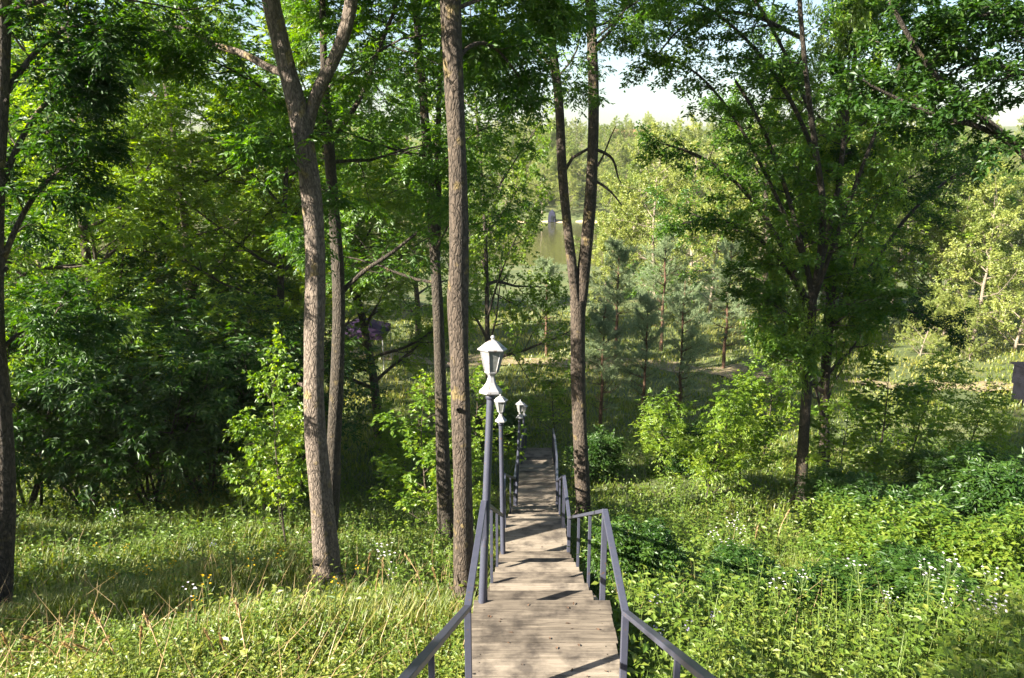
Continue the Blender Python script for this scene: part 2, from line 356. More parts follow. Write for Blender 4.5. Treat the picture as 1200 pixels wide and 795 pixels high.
def foliate(T, kind, per=2, size=1., hang=.0):
    P, D = leafpts(T, per, .05 * size)
    n = len(P); H = rng.normal(0, 1, (n, 3)); H[:, 2] *= .45
    dd = nrm(D * .5 + nrm(H) * .9 - UP * hang)
    cl = np.clip(.5 + .35 * np.sin(P[:, 0] * 1.3 + 1.7 * P[:, 2]) * np.sin(P[:, 1] * 1.1 + P[:, 2]) + rng.normal(0, .22, n), 0, 1)
    if kind == 'pinnate': pinnate(T.leaf, P, dd, .17 * size, 3, .085 * size, .034 * size, .3, 0, cl)
    elif kind == 'big': pinnate(T.leaf, P, dd, .2 * size, 2, .13 * size, .052 * size, .35, 0, cl)
    elif kind == 'maple':
        for a in (-.9, 0., .9):
            S_ = nrm(np.cross(dd, UP)); d2 = dd * math.cos(a) + S_ * math.sin(a) - UP * .25
            kites(T.leaf, P + dd * .04 * size, d2, UP + rng.normal(0, .35, (n, 3)), .105 * size * rng.uniform(.7, 1.2, n), .07 * size, 0, np.clip(cl + rng.normal(0, .1, n), 0, 1), pos=.5)
    elif kind == 'simple':
        kites(T.leaf, P, dd - UP * .15, UP + rng.normal(0, .45, (n, 3)), .11 * size * rng.uniform(.6, 1.25, n), .055 * size, 0, cl, pos=.45)
    elif kind == 'clump':
        for q in range(3):
            kites(T.leaf, P + rng.normal(0, .12 * size, (n, 3)), rand_dirs(n, .8), UP + rng.normal(0, .7, (n, 3)), .30 * size * rng.uniform(.5, 1.3, n), .15 * size, 0, np.clip(cl + rng.normal(0, .15, n), 0, 1), pos=.5)
def finish(T, name, base, bark, leaf, label, cat, group=None, at=None):
    root = thing(name, base if at is None else at, label, cat, group)
    T.wood.obj('trunk' if cat != 'shrub' else 'stems', M[bark], root, base)
    if T.leaf.n: T.leaf.obj('crown' if cat != 'shrub' else 'foliage', M[leaf], root, base)
    return root
def stem(T, pix, Y, k=14, dY=0., lump=.05, sub=5):
    """stem from surveyed (px, py, radius px) points; dY leans it away per point"""
    P = []; Rr = []
    for i, (px, py, r) in enumerate(pix):
        yy = Y + dY * i; p = PX(px, py, yy); P.append(p); Rr.append(r * math.hypot(yy, p[2]) / F)
    P = np.array(P); Rr = np.array(Rr); t = np.arange(len(P)); tt = np.linspace(0, len(P) - 1, (len(P) - 1) * sub + 1)
    Q = np.stack([np.interp(tt, t, P[:, c]) for c in range(3)], 1); RR = np.interp(tt, t, Rr)
    kk = np.ones(5) / 5
    if len(Q) > 8:
        for c in range(3): Q[:, c] = np.convolve(np.pad(Q[:, c], 2, mode='reflect', reflect_type='odd'), kk, 'valid')
    tube(T.wood, Q, RR, k, lump=lump)
    return Q, np.gradient(Q, axis=0), RR
def roots(T, Q, RR, gz0, n=5):
    i = int(np.argmin(np.abs(Q[:, 2] - (gz0 + .22)))); c = Q[i]; r = RR[i]; a = rng.random() * 6.28
    for k in range(n):
        a += 6.283 / n + rng.normal(0, .25); e = np.array([math.cos(a), math.sin(a), 0])
        L = r * rng.uniform(1.6, 2.6); q = [c + e * r * .55 + (0, 0, .1), c + e * r * .9 + (0, 0, -.12), c + e * (r * .9 + L * .4), c + e * (r + L)]
        q[2][2] = float(gz(*q[2][:2])) + .03; q[3][2] = float(gz(*q[3][:2])) - .06
        tube(T.wood, q, [r * .3, r * .42, r * .3, r * .12], 7)
    for k in range(9):
        i = int(rng.uniform(.06, .75) * len(Q)); a = rng.random() * 6.28; e = np.array([math.cos(a), math.sin(a), .35])
        kr = rng.uniform(.012, .03); tube(T.wood, [Q[i], Q[i] + e * RR[i] * .9, Q[i] + e * (RR[i] + rng.uniform(.015, .07))], [kr * 2.2, kr * 1.5, kr * .7], 7)
def limb_crown(T, Q, t0, nc, L, r, S, ang=.9, updir=.25):
    """main boughs leaving a stem above fraction t0"""
    n = len(Q) - 1; az = rng.random() * 6.28
    for k in range(nc):
        f = (t0 + (1 - t0) * (k + rng.random()) / nc) * n; i = min(int(f), n - 1); p = Q[i] + (Q[i + 1] - Q[i]) * (f - i)
        az += 2.4 + rng.normal(0, .3)
        d = nrm(np.array([math.cos(az), math.sin(az), updir + rng.uniform(-.15, .35)]))
        grow(T, p, d, L * rng.uniform(.75, 1.2), r * rng.uniform(.8, 1.1), 1, S)

ASH = dict(seg=[6, 6, 5, 4], wob=[.08, .12, .16, .2], up=[.2, .1, -.02, -.15], k=[8, 6, 4, 3], max=3, nc=[8, 7, 5, 0], t0=[.3, .2, .15, 0],
           ang=[.9, .9, .85, .8], ratio=[.5, .48, .55, .5], tap=.3, rr=.5, flat=.65)
ASHL = dict(ASH, nc=[8, 6, 4, 0])

# ------------------------------------------------------------------ setting: ground, path, lake
def axis(a):
    return np.unique(np.round(np.concatenate(a), 3))
gx = axis([np.arange(-14, 14.1, .35), np.arange(-60, 61, 3), np.arange(-900, 901, 60)])
gy = axis([np.arange(-10, 30, .35), np.arange(30, 100, 2), np.arange(100, 300, 5), np.arange(-80, 900, 60)])
X, Yg = np.meshgrid(gx, gy); Z = gz(X, Yg)
mb = MB(); nx = len(gx); ii, jj = np.meshgrid(np.arange(len(gy) - 1), np.arange(nx - 1), indexing='ij')
b0 = (ii * nx + jj).ravel()
mb.add(np.stack([X, Yg, Z], -1).reshape(-1, 3), np.stack([b0, b0 + 1, b0 + nx + 1, b0 + nx], 1), 0, True)
tag(mb.obj('ground', ground_mat()), 'grassy hillside falling away to the valley floor', 'ground', kind='structure')
def strip(name, pts, wid, lift, m, label):
    pts = np.array(pts, float); t = np.linspace(0, len(pts) - 1, len(pts) * 8); c = np.stack([np.interp(t, np.arange(len(pts)), pts[:, k]) for k in (0, 1)], 1)
    d = nrm(np.gradient(c, axis=0)); s = np.stack([-d[:, 1], d[:, 0]], 1); V = []; K = 7
    for i in range(len(c)):
        wv = wid * (1 + .25 * math.sin(i * 1.3) + .15 * math.sin(i * 2.9))
        for k in range(K):
            q = c[i] + s[i] * wv * (k / (K - 1) - .5); V.append((q[0], q[1], gz(q[0], q[1]) + lift))
    Q = [[i * K + k, i * K + k + 1, (i + 1) * K + k + 1, (i + 1) * K + k] for i in range(len(c) - 1) for k in range(K - 1)]
    b = MB(); b.add(V, np.array(Q), 0, True); return tag(b.obj(name, m), label, 'path', kind='structure')
strip('dirt_path', [(-34, 41), (-18, 38), (-6, 40), (6, 39), (12, 37), (19, 34), (28, 33), (40, 36)], 2.1, .06, dirt_mat('dry_dirt', ((.10, .08, .045), (.2, .16, .09), (.32, .26, .16))), 'dry dirt track crossing the valley floor below the steps')
mb = MB(); mb.add([(-300, 90, -13.55), (300, 90, -13.55), (300, 165, -13.55), (-300, 165, -13.55)], [[0, 1, 2, 3]])
tag(mb.obj('lake', water_mat()), 'still olive green lake beyond the trees', 'lake', kind='structure')
strip('lake_shore', [(-60, 157.5), (-10, 156.5), (6, 156.2), (20, 156.8), (80, 158)], 2.6, .10, dirt_mat('shore_sand', ((.3, .22, .12), (.45, .36, .22), (.58, .48, .32))), 'pale sandy strip along the far shore of the lake')

# ------------------------------------------------------------------ boardwalk stairs
stairs = thing('boardwalk_stairs', (.28, 6, -4), 'weathered plank stairway stepping down the hillside in landings', 'stairs')
OFF = np.array([.28, 6, -4])
def cxm(y): return float(np.interp(y, [-2, 4.85, 6.25, 10.32, 11.55, 16.17, 20.85, 26], [.13, .25, .27, .355, .37, .53, .72, .93]))
def deck(name, y0, y1, z0, z1, wid, nb):
    b = MB()
    for i in range(nb):
        a0 = y0 + (y1 - y0) * i / nb; a1 = y0 + (y1 - y0) * (i + 1) / nb; zc = z0 + (z1 - z0) * (i + .5) / nb
        dirv = nrm(np.array([0, y1 - y0, z1 - z0])); upv = np.cross((1, 0, 0), dirv)
        ww = wid + rng.uniform(-.018, .018); rz = rng.uniform(-.004, .004)
        ax = np.array([[1, rz, 0], dirv - np.array([rz, 0, 0]), upv])
        for sx in (-.42, .42):
            for e in (.25, .75): box(b, np.array([cxm(a0) + sx * wid, a0 + (a1 - a0) * e, zc + .0005 + (z1 - z0) / nb * (e - .5)]) - OFF, (.009, .009, .006), m=1)
        box(b, np.array([cxm((a0 + a1) / 2) + rng.uniform(-.008, .008), (a0 + a1) / 2, zc - .02 + rng.uniform(-.0025, .0025)]) - OFF, (ww, (a1 - a0) - rng.uniform(.003, .009), .04), ax)
    return b.obj(name, [M['plank'], M['bark_dark']], stairs, bevel=.004)
def flight(y0, z0, y1, z1, wid, n):
    for i in range(1, n):
        ya = y0 + (y1 - y0) * (i - 1) / (n - 1); yb = y0 + (y1 - y0) * i / (n - 1); z = z0 + (z1 - z0) * i / n
        b = MB(); h = (yb - ya + .05) / 2
        for k in range(2):
            box(b, np.array([cxm(ya) + rng.uniform(-.008, .008), ya + h * (k + .5), z - .02 + rng.uniform(-.003, .003)]) - OFF, (wid + rng.uniform(-.015, .015), h - .006, .04))
        b.obj('tread', M['plank'], stairs, bevel=.004)
    for s in (-1, 1):
        b = MB(); p = np.array([cxm(y0) + s * (wid / 2 + .03), y0 - .0, z0 - .16]); q = np.array([cxm(y1) + s * (wid / 2 + .03), y1, z1 - .16])
        bar(b, p - OFF, q - OFF, .045, .2); b.obj('stringer', M['stringer'], stairs, bevel=.004)
deck('landing', 4.80, 6.27, -3.97, -3.97, 1.235, 7)
deck('landing', 10.32, 11.6, -5.95, -5.95, 1.02, 6)
deck('ramp', 16.17, 20.85, -8.0, -8.78, 1.02, 24)
flight(-1.6, -.98, 4.85, -3.97, 1.2, 14)
flight(6.25, -3.97, 10.32, -5.95, 1.03, 10)
flight(11.6, -5.95, 16.17, -8.0, 1.0, 11)
flight(20.85, -8.78, 24.0, -9.7, 1.0, 6)
for y0, y1, z0, z1, wd in ((4.8, 6.27, -3.97, -3.97, 1.12), (10.32, 11.6, -5.95, -5.95, .9), (16.17, 20.85, -8., -8.78, .9)):
    for s in (-1, 1):
        b = MB(); bar(b, np.array([cxm(y0) + s * wd / 2, y0, z0 - .115]) - OFF, np.array([cxm(y1) + s * wd / 2, y1, z1 - .115]) - OFF, .07, .14); b.obj('joist', M['stringer'], stairs)

# ------------------------------------------------------------------ railings
def railing(label, nodes, mids):
    base = np.array(nodes[1][0]); base[2] = nodes[1][1]
    root = thing('railing', base, label, 'railing', 'steel railings of the stairway')
    for (p, fl), (q, fl2) in zip(nodes[:-1], nodes[1:]):
        b = MB(); d = nrm(q - p); bar(b, p - d * .012 - base, q + d * .012 - base, .052, .034); b.obj('handrail', M['steel'], root, bevel=.004)
    for p, fl in nodes:
        b = MB(); bar(b, np.array([p[0], p[1], fl - .25]) - base, p - np.array([0, 0, .018]) - base, .05, .05, (0, 1, 0)); b.obj('post', M['steel'], root, bevel=.004)
    for i, ts in mids.items():
        (p, f0), (q, f1) = nodes[i], nodes[i + 1]
        for t in ts:
            c = p + (q - p) * t; b = MB(); bar(b, np.array([c[0], c[1], f0 + (f1 - f0) * t - .25]) - base, c - np.array([0, 0, .016]) - base, .032, .032, (0, 1, 0)); b.obj('baluster', M['steel'], root, bevel=.003)
    return root
FL = [-1.9, -3.97, -3.97, -5.95, -5.95, -8.0, -8.39, -8.78, -9.7]
Lp = [np.array([-.69, 0, -.88]), PX(548, 712, 4.85), PX(567, 589, 6.3), PX(588, 604, 10.36), PX(591, 556, 11.5), PX(603, 561, 16.2), PX(606.5, 535, 18.5), PX(611, 513, 20.85), np.array([.46, 24., -8.85])]
Rp = [np.array([1.0, 0, -.88]), PX(733, 718, 4.85), PX(709, 599, 6.3), PX(667, 607, 10.36), PX(661, 558, 11.5), PX(653, 564, 16.2), PX(652.5, 536, 18.5), PX(650.5, 515, 20.85), np.array([1.36, 24., -8.85])]
railing('lavender grey steel railing on the lamp side of the stairway', list(zip(Lp, FL)), {0: [.3, .72], 2: [.3, .62], 4: [.5], 7: [.5]})
railing('lavender grey steel railing on the bush side, opposite the lamps', list(zip(Rp, FL)), {0: [.3, .72], 2: [.3, .62], 4: [.5], 7: [.5]})

# ------------------------------------------------------------------ lamps
def lamp(base, top, s, label, rot=0., tilt=None, pr=.034):
    base = np.asarray(base); top = np.asarray(top); root = thing('lamp_post', base, label, 'lamp', 'white lanterns along the stairway')
    b = MB(); zz = nrm(top - base); lathe_ax = None
    tube(b, [base - base - zz * .2, (top - base) * .5, top - base + zz * .05 * s], [pr, pr, pr * .92], 14); b.obj('pole', M['steel'], root)
    x = nrm(np.cross((0, 1, 0), zz)); y = np.cross(zz, x); ax = (x, y, zz); o = top - base; K = 6
    cl = MB(); lathe(cl, [(pr, -.05), (pr + .008, -.05), (pr + .008, -.008), (pr, -.008)], 14, o, ax); cl.obj('collar', M['steel'], root)
    lan = MB()
    lathe(lan, [(.0, .0), (.108, .0), (.112, .012), (.108, .03), (.075, .06), (.045, .105), (.032, .15), (.034, .165), (.052, .185), (.066, .192), (.07, .205), (.0, .206)], K, o, ax, rot=rot, smooth=False)
    V = []
    lant = None
    lan2 = lan
    zb, zt, rb, rt = .205, .40, .064, .112
    for j in range(K):
        a = rot + j * math.pi / 3; e = x * math.cos(a) + y * math.sin(a)
        bar(lan2, o + e * rb + zz * zb, o + e * rt + zz * zt, .009, .009, e)
    lathe(lan2, [(rt - .012, zt - .005), (rt + .012, zt - .005), (rt + .012, zt + .012), (rt - .012, zt + .012)], K, o, ax, rot=rot, smooth=False)
    if s != 1:
        for i_, v_ in enumerate(lan2.v): lan2.v[i_] = o + (v_ - o) * s
    lant = lan2.obj('lantern', M['silver'], root, bevel=.002)
    cap = MB()
    lathe(cap, [(.0, zt + .004), (.14, zt + .004), (.143, zt + .016), (.118, zt + .032), (.085, zt + .06), (.05, zt + .085), (.02, zt + .098), (.013, zt + .108)], K, o, ax, rot=rot, smooth=False)
    lathe(cap, [(.012, zt + .104), (.021, zt + .116), (.021, zt + .126), (.012, zt + .138), (.0, zt + .142)], 10, o, ax)
    for i_, v_ in enumerate(cap.v): cap.v[i_] = o + (v_ - o) * s
    cap.obj('lantern_roof', M['silver'], lant, bevel=.0015)
    for j in range(K):
        a0 = rot + j * math.pi / 3; a1 = a0 + math.pi / 3; pb = MB(); V = []
        for thick in (0, .004):
            for rr_, z_ in ((rb, zb), (rt, zt)):
                for a in (a0, a1): V.append(o + s * ((x * math.cos(a) + y * math.sin(a)) * (rr_ * .985 - thick) + zz * z_))
        pb.add(V, BOXQ); pb.obj('pane', M['pane'], lant)
    return root
lamp(PX(565.5, 697, 6.25), PX(575, 461, 6.45), .95, 'tall white lantern lamp beside the nearest trunk, closest to the viewer', .25, pr=.036)
lamp(PX(590, 664, 10.30), PX(587, 494, 10.32), .76, 'white lantern lamp on the middle landing, second along the stairway', .1)
lamp(PX(604.5, 600, 16.1), PX(609, 490, 16.2), .78, 'small white lantern lamp at the top of the long ramp, third along', .3)
lamp(np.array([.29, 22.0, -9.3]), PX(614, 487.5, 22.0), .76, 'farthest white lantern lamp, half hidden behind the third one', .0)

# ------------------------------------------------------------------ surveyed trees
# tree with the thick leaning trunk and high fork
h = hit(385, 688); Y1 = h[1]; print('T1', h)
T = Tree()
Q, d, r = stem(T, [(386, 715, 17), (385, 688, 15.5), (381, 640, 13.8), (375, 570, 13), (368, 490, 12.6), (368, 400, 12), (370, 320, 11.3), (367, 250, 11), (360, 185, 11.2), (350, 130, 11.2), (333, 70, 10.3), (314, -10, 9.6), (300, -110, 8.5), (292, -260, 7), (280, -420, 4.5)], Y1, 20)
roots(T, Q, r, h[2])
Q2, _, _ = stem(T, [(359, 165, 6), (364, 130, 7.5), (375, 100, 7.6), (396, 62, 7), (410, 20, 6.6), (416, -40, 6.4), (428, -150, 6), (440, -300, 4)], Y1 + .05, 12)
S = dict(ASHL)
limb_crown(T, Q, .84, 6, 2.6, .05, S, updir=.45); limb_crown(T, Q2, .72, 5, 2.3, .045, S, updir=.4)
Qb, db, _ = stem(T, [(345, 88, 5), (318, 82, 4.5), (285, 62, 4), (245, 52, 3.2), (212, 28, 2.4), (190, 40, 1.2)], Y1 + .02, 7, .12)
children(T, Qb, db, 1.7, .03, 1, dict(S, nc=[8, 6, 5, 0]), .66)
foliate(T, 'pinnate', 4)
finish(T, 'ash_tree', np.array([PX(385, 690, Y1)[0], Y1, h[2]]), 'bark', 'ash', 'thick pale trunk that leans and forks high up, left of the stairway', 'tree')

h = hit(545, 708); Y2 = h[1]; print('T2', h)
T = Tree()
Q, d, r = stem(T, [(546, 735, 14), (545, 708, 12.5), (543, 640, 11.7), (542, 560, 11.5), (540, 480, 11.2), (538, 400, 10.8), (536, 345, 12), (538, 300, 11), (537, 200, 10.8), (533, 110, 11), (529, 40, 11.6), (526, -40, 11), (520, -180, 9), (514, -350, 7), (512, -520, 4)], Y2, 18)
roots(T, Q, r, h[2])
limb_crown(T, Q, .74, 10, 2.5, .045, S)
tube(T.wood, [PX(530, 12, Y2), PX(548, 5, Y2), PX(575, -5, Y2 + .1), PX(610, -30, Y2 + .2)], [.03, .022, .02, .016], 6)
for pts in ([(531, 75, 2.6), (555, 48, 2.2), (582, 55, 1.6), (608, 90, 1)], [(529, 10, 3), (560, -35, 2.4), (600, -30, 1.8), (640, 0, 1)]):
    Qb, db, _ = stem(T, pts, Y2, 7, .35, .02); children(T, Qb, db, 1.3, .02, 1, dict(S, nc=[8, 5, 4, 0]), .35)
foliate(T, 'pinnate', 4)
finish(T, 'ash_tree', np.array([PX(545, 708, Y2)[0], Y2, h[2]]), 'bark_brown', 'ash', 'straight slim trunk standing close beside the first lamp', 'tree')

h = hit(684, 612); Y3 = max(h[1], 11.2); print('T3', h)
T = Tree()
Q, d, r = stem(T, [(684, 640, 10.5), (684, 605, 9.3), (681, 540, 8.6), (678, 470, 8.2), (677, 400, 8.2), (677, 352, 9)], Y3, 14)
roots(T, Q, r, gz(PX(684, 610, Y3)[0], Y3))
Qa, _, _ = stem(T, [(676, 365, 6.5), (670, 310, 6), (663, 250, 5.5), (658, 190, 5.2), (656, 120, 5), (646, 50, 4.8), (637, -20, 4.5), (630, -140, 3.5), (620, -260, 2)], Y3, 10)
Qc, _, _ = stem(T, [(678, 365, 8), (684, 320, 7.5), (690, 260, 7), (694, 200, 6.8), (696, 120, 6.3), (694, 50, 5.8), (691, -30, 5.2), (692, -150, 4), (690, -280, 2)], Y3 + .05, 12)
for pts in ([(662, 200, 2), (671, 185, 1.8), (690, 174, 1.6)], [(697, 175, 2), (712, 180, 1.7), (722, 190, 1.4), (722, 205, 1), (728, 215, .6)], [(700, 195, 1.4), (709, 180, 1), (715, 160, .8), (722, 148, .5)],
            [(697, 212, 1.8), (712, 220, 1.4), (722, 232, 1), (728, 240, .7)], [(656, 105, 2.2), (648, 80, 2), (628, 55, 1.6), (612, 40, 1)], [(697, 55, 2.2), (712, 40, 1.8), (722, 30, 1.4), (735, 5, 1)]):
    stem(T, pts, Y3, 6, .03, 0, 3)
limb_crown(T, Qa, .48, 10, 2.0, .03, S, updir=.1); limb_crown(T, Qc, .6, 8, 2.0, .035, S)
foliate(T, 'pinnate', 4)
finish(T, 'ash_tree', np.array([PX(684, 610, Y3)[0], Y3, gz(PX(684, 610, Y3)[0], Y3)]), 'bark_brown', 'ash', 'twin-stemmed tree forking low, just right of the second landing', 'tree')

# dark spreading tree on the right
h = hit(937, 592); Y4 = h[1]; print('T4', h)
S4 = dict(ASH, up=[.2, .15, 0., -.08], flat=.4, nc=[8, 12, 6, 0], wob=[.06, .08, .14, .18], ratio=[.5, .42, .5, .5])
T = Tree()
Q, d, r = stem(T, [(936, 625, 8), (937, 592, 7), (940, 540, 6.2), (944, 480, 6), (949, 410, 5.5), (953, 330, 5.2)], Y4, 12)
roots(T, Q, r, h[2])
for pts in ([(953, 345, 4.2), (962, 300, 4), (966, 240, 3.8), (955, 170, 3.4), (946, 100, 3), (938, 20, 2.6), (932, -90, 2)],
            [(953, 350, 4), (945, 310, 3.2), (930, 250, 2.8), (912, 195, 2.5), (890, 140, 2), (862, 95, 1.6)],
            [(951, 365, 3.5), (925, 305, 3), (895, 250, 2.6), (855, 205, 2.2), (815, 180, 1.8), (782, 170, 1.2)],
            [(950, 385, 3), (938, 340, 2.6), (908, 295, 2.2), (870, 265, 2), (835, 255, 1.4), (800, 262, 1)],
            [(953, 340, 3.6), (978, 250, 3.2), (990, 160, 2.8), (1000, 80, 2.4), (1012, 0, 2), (1025, -80, 1.5)],
            [(958, 190, 2.8), (930, 120, 2.4), (885, 55, 2), (835, 10, 1.5), (800, 0, 1)],
            [(953, 140, 2.4), (920, 60, 2), (880, -10, 1.7), (830, -60, 1.2)],
            [(940, 45, 2.4), (870, 10, 2), (805, 22, 1.4), (764, 72, 1)],
            [(945, 310, 2.6), (915, 240, 2.2), (870, 150, 1.8), (825, 90, 1.4), (788, 70, 1)],
            [(953, 355, 3), (972, 300, 2.6), (1005, 210, 2.4), (1040, 120, 2), (1060, 60, 1.6)]):
    Qb, db, _ = stem(T, pts, Y4, 7, rng.uniform(-.35, .35), .02)
    children(T, Qb, db, 2.4, .035, 1, dict(S4, nc=[8, 15, 6, 0]), .12)
limb_crown(T, Q[17:], .1, 6, 2.0, .03, S4, updir=.35)
foliate(T, 'simple', 8, .95)
finish(T, 'hornbeam_tree', np.array([PX(937, 592, Y4)[0], Y4, h[2]]), 'bark_dark', 'ash', 'dark spreading many-limbed tree on the right slope', 'tree')
h = hit(966, 572); Y4b = h[1] + .5
T = Tree()
Q, d, r = stem(T, [(965, 640, 7.5), (966, 590, 7), (966, 560, 6.2), (966, 470, 5.8), (969, 390, 5.2), (975, 330, 5), (982, 230, 4.4), (984, 120, 3.6), (988, 10, 3), (992, -110, 2)], Y4b, 12)
limb_crown(T, Q, .5, 13, 2.2, .03, S4, updir=.35)
for pts in ([(969, 395, 3.2), (1000, 345, 2.8), (1030, 300, 2.4), (1065, 250, 2), (1105, 215, 1.6), (1140, 190, 1)],
            [(969, 405, 2.6), (1000, 375, 2.2), (1035, 360, 1.8), (1075, 365, 1.4), (1105, 385, 1)]):
    Qb, db, _ = stem(T, pts, Y4b, 7, .12, .02); children(T, Qb, db, 2.4, .03, 1, S4, .3)
foliate(T, 'simple', 8, .92)
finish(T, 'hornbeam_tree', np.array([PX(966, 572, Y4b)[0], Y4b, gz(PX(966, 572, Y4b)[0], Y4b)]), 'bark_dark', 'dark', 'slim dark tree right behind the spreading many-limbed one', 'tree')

# darker trees in the shade behind the leaning trunk and beside the straight one
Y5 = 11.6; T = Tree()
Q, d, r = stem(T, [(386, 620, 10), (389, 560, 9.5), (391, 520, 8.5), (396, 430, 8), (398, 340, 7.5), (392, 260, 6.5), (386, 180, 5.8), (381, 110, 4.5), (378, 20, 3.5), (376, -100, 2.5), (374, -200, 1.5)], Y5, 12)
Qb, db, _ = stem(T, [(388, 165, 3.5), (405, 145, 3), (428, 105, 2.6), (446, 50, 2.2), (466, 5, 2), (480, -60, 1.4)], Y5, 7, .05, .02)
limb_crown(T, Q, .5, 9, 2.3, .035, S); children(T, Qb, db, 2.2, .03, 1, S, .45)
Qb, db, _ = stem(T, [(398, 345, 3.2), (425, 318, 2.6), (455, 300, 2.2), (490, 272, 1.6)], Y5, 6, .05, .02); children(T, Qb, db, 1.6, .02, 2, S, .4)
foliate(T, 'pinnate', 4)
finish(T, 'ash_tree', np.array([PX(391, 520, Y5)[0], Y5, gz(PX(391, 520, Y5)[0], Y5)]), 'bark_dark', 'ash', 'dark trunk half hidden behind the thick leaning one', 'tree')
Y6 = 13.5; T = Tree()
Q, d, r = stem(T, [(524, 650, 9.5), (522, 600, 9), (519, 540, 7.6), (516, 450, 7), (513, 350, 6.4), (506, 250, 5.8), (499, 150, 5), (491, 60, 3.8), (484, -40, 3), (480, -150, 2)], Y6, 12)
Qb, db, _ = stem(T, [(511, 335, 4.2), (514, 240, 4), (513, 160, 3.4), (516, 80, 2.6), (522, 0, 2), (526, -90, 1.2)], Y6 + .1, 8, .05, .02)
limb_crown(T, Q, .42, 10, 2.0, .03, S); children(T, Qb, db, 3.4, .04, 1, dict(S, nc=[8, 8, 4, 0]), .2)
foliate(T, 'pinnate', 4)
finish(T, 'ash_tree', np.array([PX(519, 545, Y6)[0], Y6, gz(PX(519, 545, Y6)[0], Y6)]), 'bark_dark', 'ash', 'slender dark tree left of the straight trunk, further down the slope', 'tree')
h = hit(0, 722); Y7 = h[1]; print('T7', h)
T = Tree()
Q, d, r = stem(T, [(-4, 750, 14), (0, 722, 12.5), (3, 650, 11.5), (6, 560, 11), (2, 480, 10.5), (-6, 400, 10), (-8, 300, 10), (-4, 200, 9.5), (1, 100, 9), (3, 30, 8.5), (2, -60, 8), (0, -200, 6), (0, -360, 4)], Y7, 14)
roots(T, Q, r, h[2])
for pts in ([(-6, 330, 4), (25, 250, 3), (60, 205, 2.4), (100, 185, 1.6)], [(-4, 230, 4), (30, 150, 3), (62, 110, 2.2), (90, 100, 1.4)], [(0, 120, 4), (40, 60, 3), (80, 30, 2), (110, 30, 1.4)], [(-6, 420, 3), (20, 390, 2.4), (60, 370, 2), (90, 375, 1)]):
    Qb, db, _ = stem(T, pts, Y7, 7, .18, .02); children(T, Qb, db, 1.25, .03, 1, dict(S, nc=[8, 7, 5, 0]), .2)
limb_crown(T, Q, .72, 5, 2.2, .045, S)
foliate(T, 'pinnate', 4, .95)
finish(T, 'ash_tree', np.array([PX(0, 722, Y7)[0], Y7, h[2]]), 'bark_brown', 'dark', 'tree whose trunk stands at the left edge, with dark hanging leaves', 'tree')
# bough reaching in at the top right
Y8 = 8.0; T = Tree()
b8 = np.array([6.9, Y8, float(gz(6.9, Y8))])
Q = np.array([b8 + (0, 0, -.2), b8 + (0, 0, 1.5), b8 + (-.1, .1, 3.5), b8 + (-.25, .1, 5.5), b8 + (-.3, 0, 8), b8 + (-.4, 0, 11)]); tube(T.wood, Q, [.22, .19, .16, .14, .1, .05], 12, lump=.03)
J = Q[2]
for pts, r0 in (([(1235, 215, 5), (1195, 175, 4.6), (1165, 150, 4.2), (1130, 120, 3.6), (1100, 95, 3.2), (1075, 60, 2.8), (1055, 25, 2.4), (1035, -15, 2)], 5),
            ([(1200, 178, 3.6), (1150, 148, 3), (1110, 140, 2.6), (1070, 125, 2.2), (1020, 100, 1.4)], 3), ([(1260, 60, 4), (1200, 20, 3), (1150, 15, 2.4), (1100, 30, 1.6)], 3), ([(1280, 130, 4), (1215, 90, 3), (1160, 75, 2.2), (1125, 60, 1.5)], 3)):
    Qb, db, _ = stem(T, pts, Y8, 8, -.06, .02)
    j = Q[2] if r0 == 5 else None
    tube(T.wood, [Q[2] if r0 == 5 else Qb[0] + (.6, .1, -.4), (Qb[0] + (Q[2] if r0 == 5 else Qb[0] + (.6, .1, -.4))) / 2 + (0, 0, .05), Qb[0]], [.06, .05, pts[0][2] * Y8 / F], 8)
    children(T, Qb, db, 1.5, .03, 1, dict(S4, nc=[8, 9, 5, 0]), .15)
limb_crown(T, Q, .6, 6, 2.4, .05, S4)
foliate(T, 'simple', 13, .62)
finish(T, 'hornbeam_tree', b8, 'bark_dark', 'dark', 'tree outside the right edge whose dark bough reaches across the top right corner', 'tree')

# ------------------------------------------------------------------ grown trees, copied with labels of their own
def make_tree(H, S0, kind, per, size, name, bark, leaf, label, cat='tree', group=None, r=None, multi=1):
    T = Tree()
    for q in range(multi):
        d = nrm(np.array([rng.normal(0, .03 if multi == 1 else .25), rng.normal(0, .03 if multi == 1 else .25), 1.]))
        grow(T, np.array([0., 0, -.15]) + (rng.normal(0, .08, 3) * (multi > 1)) * (1, 1, 0), d, H * rng.uniform(.85, 1.0), r or H * .014, 0, S0)
    foliate(T, kind, per, size)
    return finish(T, name, np.zeros(3), bark, leaf, label, cat, group)
BROAD = dict(seg=[9, 6, 4, 3], wob=[.05, .12, .18, .22], up=[.15, .22, .05, -.1], k=[10, 6, 4, 3], max=3, nc=[20, 7, 5, 0], t0=[.14, .15, .1, 0],
             ang=[1.05, .8, .8, .8], ratio=[.36, .42, .5, .5], tap=.22, rr=.45, flat=.8)
def place(proto, first, px, Y, s, label, group=None, rz=None, dz=0.):
    x = PX(px, 400, Y)[0]; loc = (x, Y, float(gz(x, Y)) + dz); rz = rng.random() * 6.28 if rz is None else rz
    if first: proto.location = loc; proto.rotation_euler[2] = rz; proto.scale = (s,) * 3 if np.ndim(s) == 0 else s; proto['label'] = label; o = proto
    else: o = dup(proto, loc, rz, s, label)
    if group: o['group'] = group
    return o
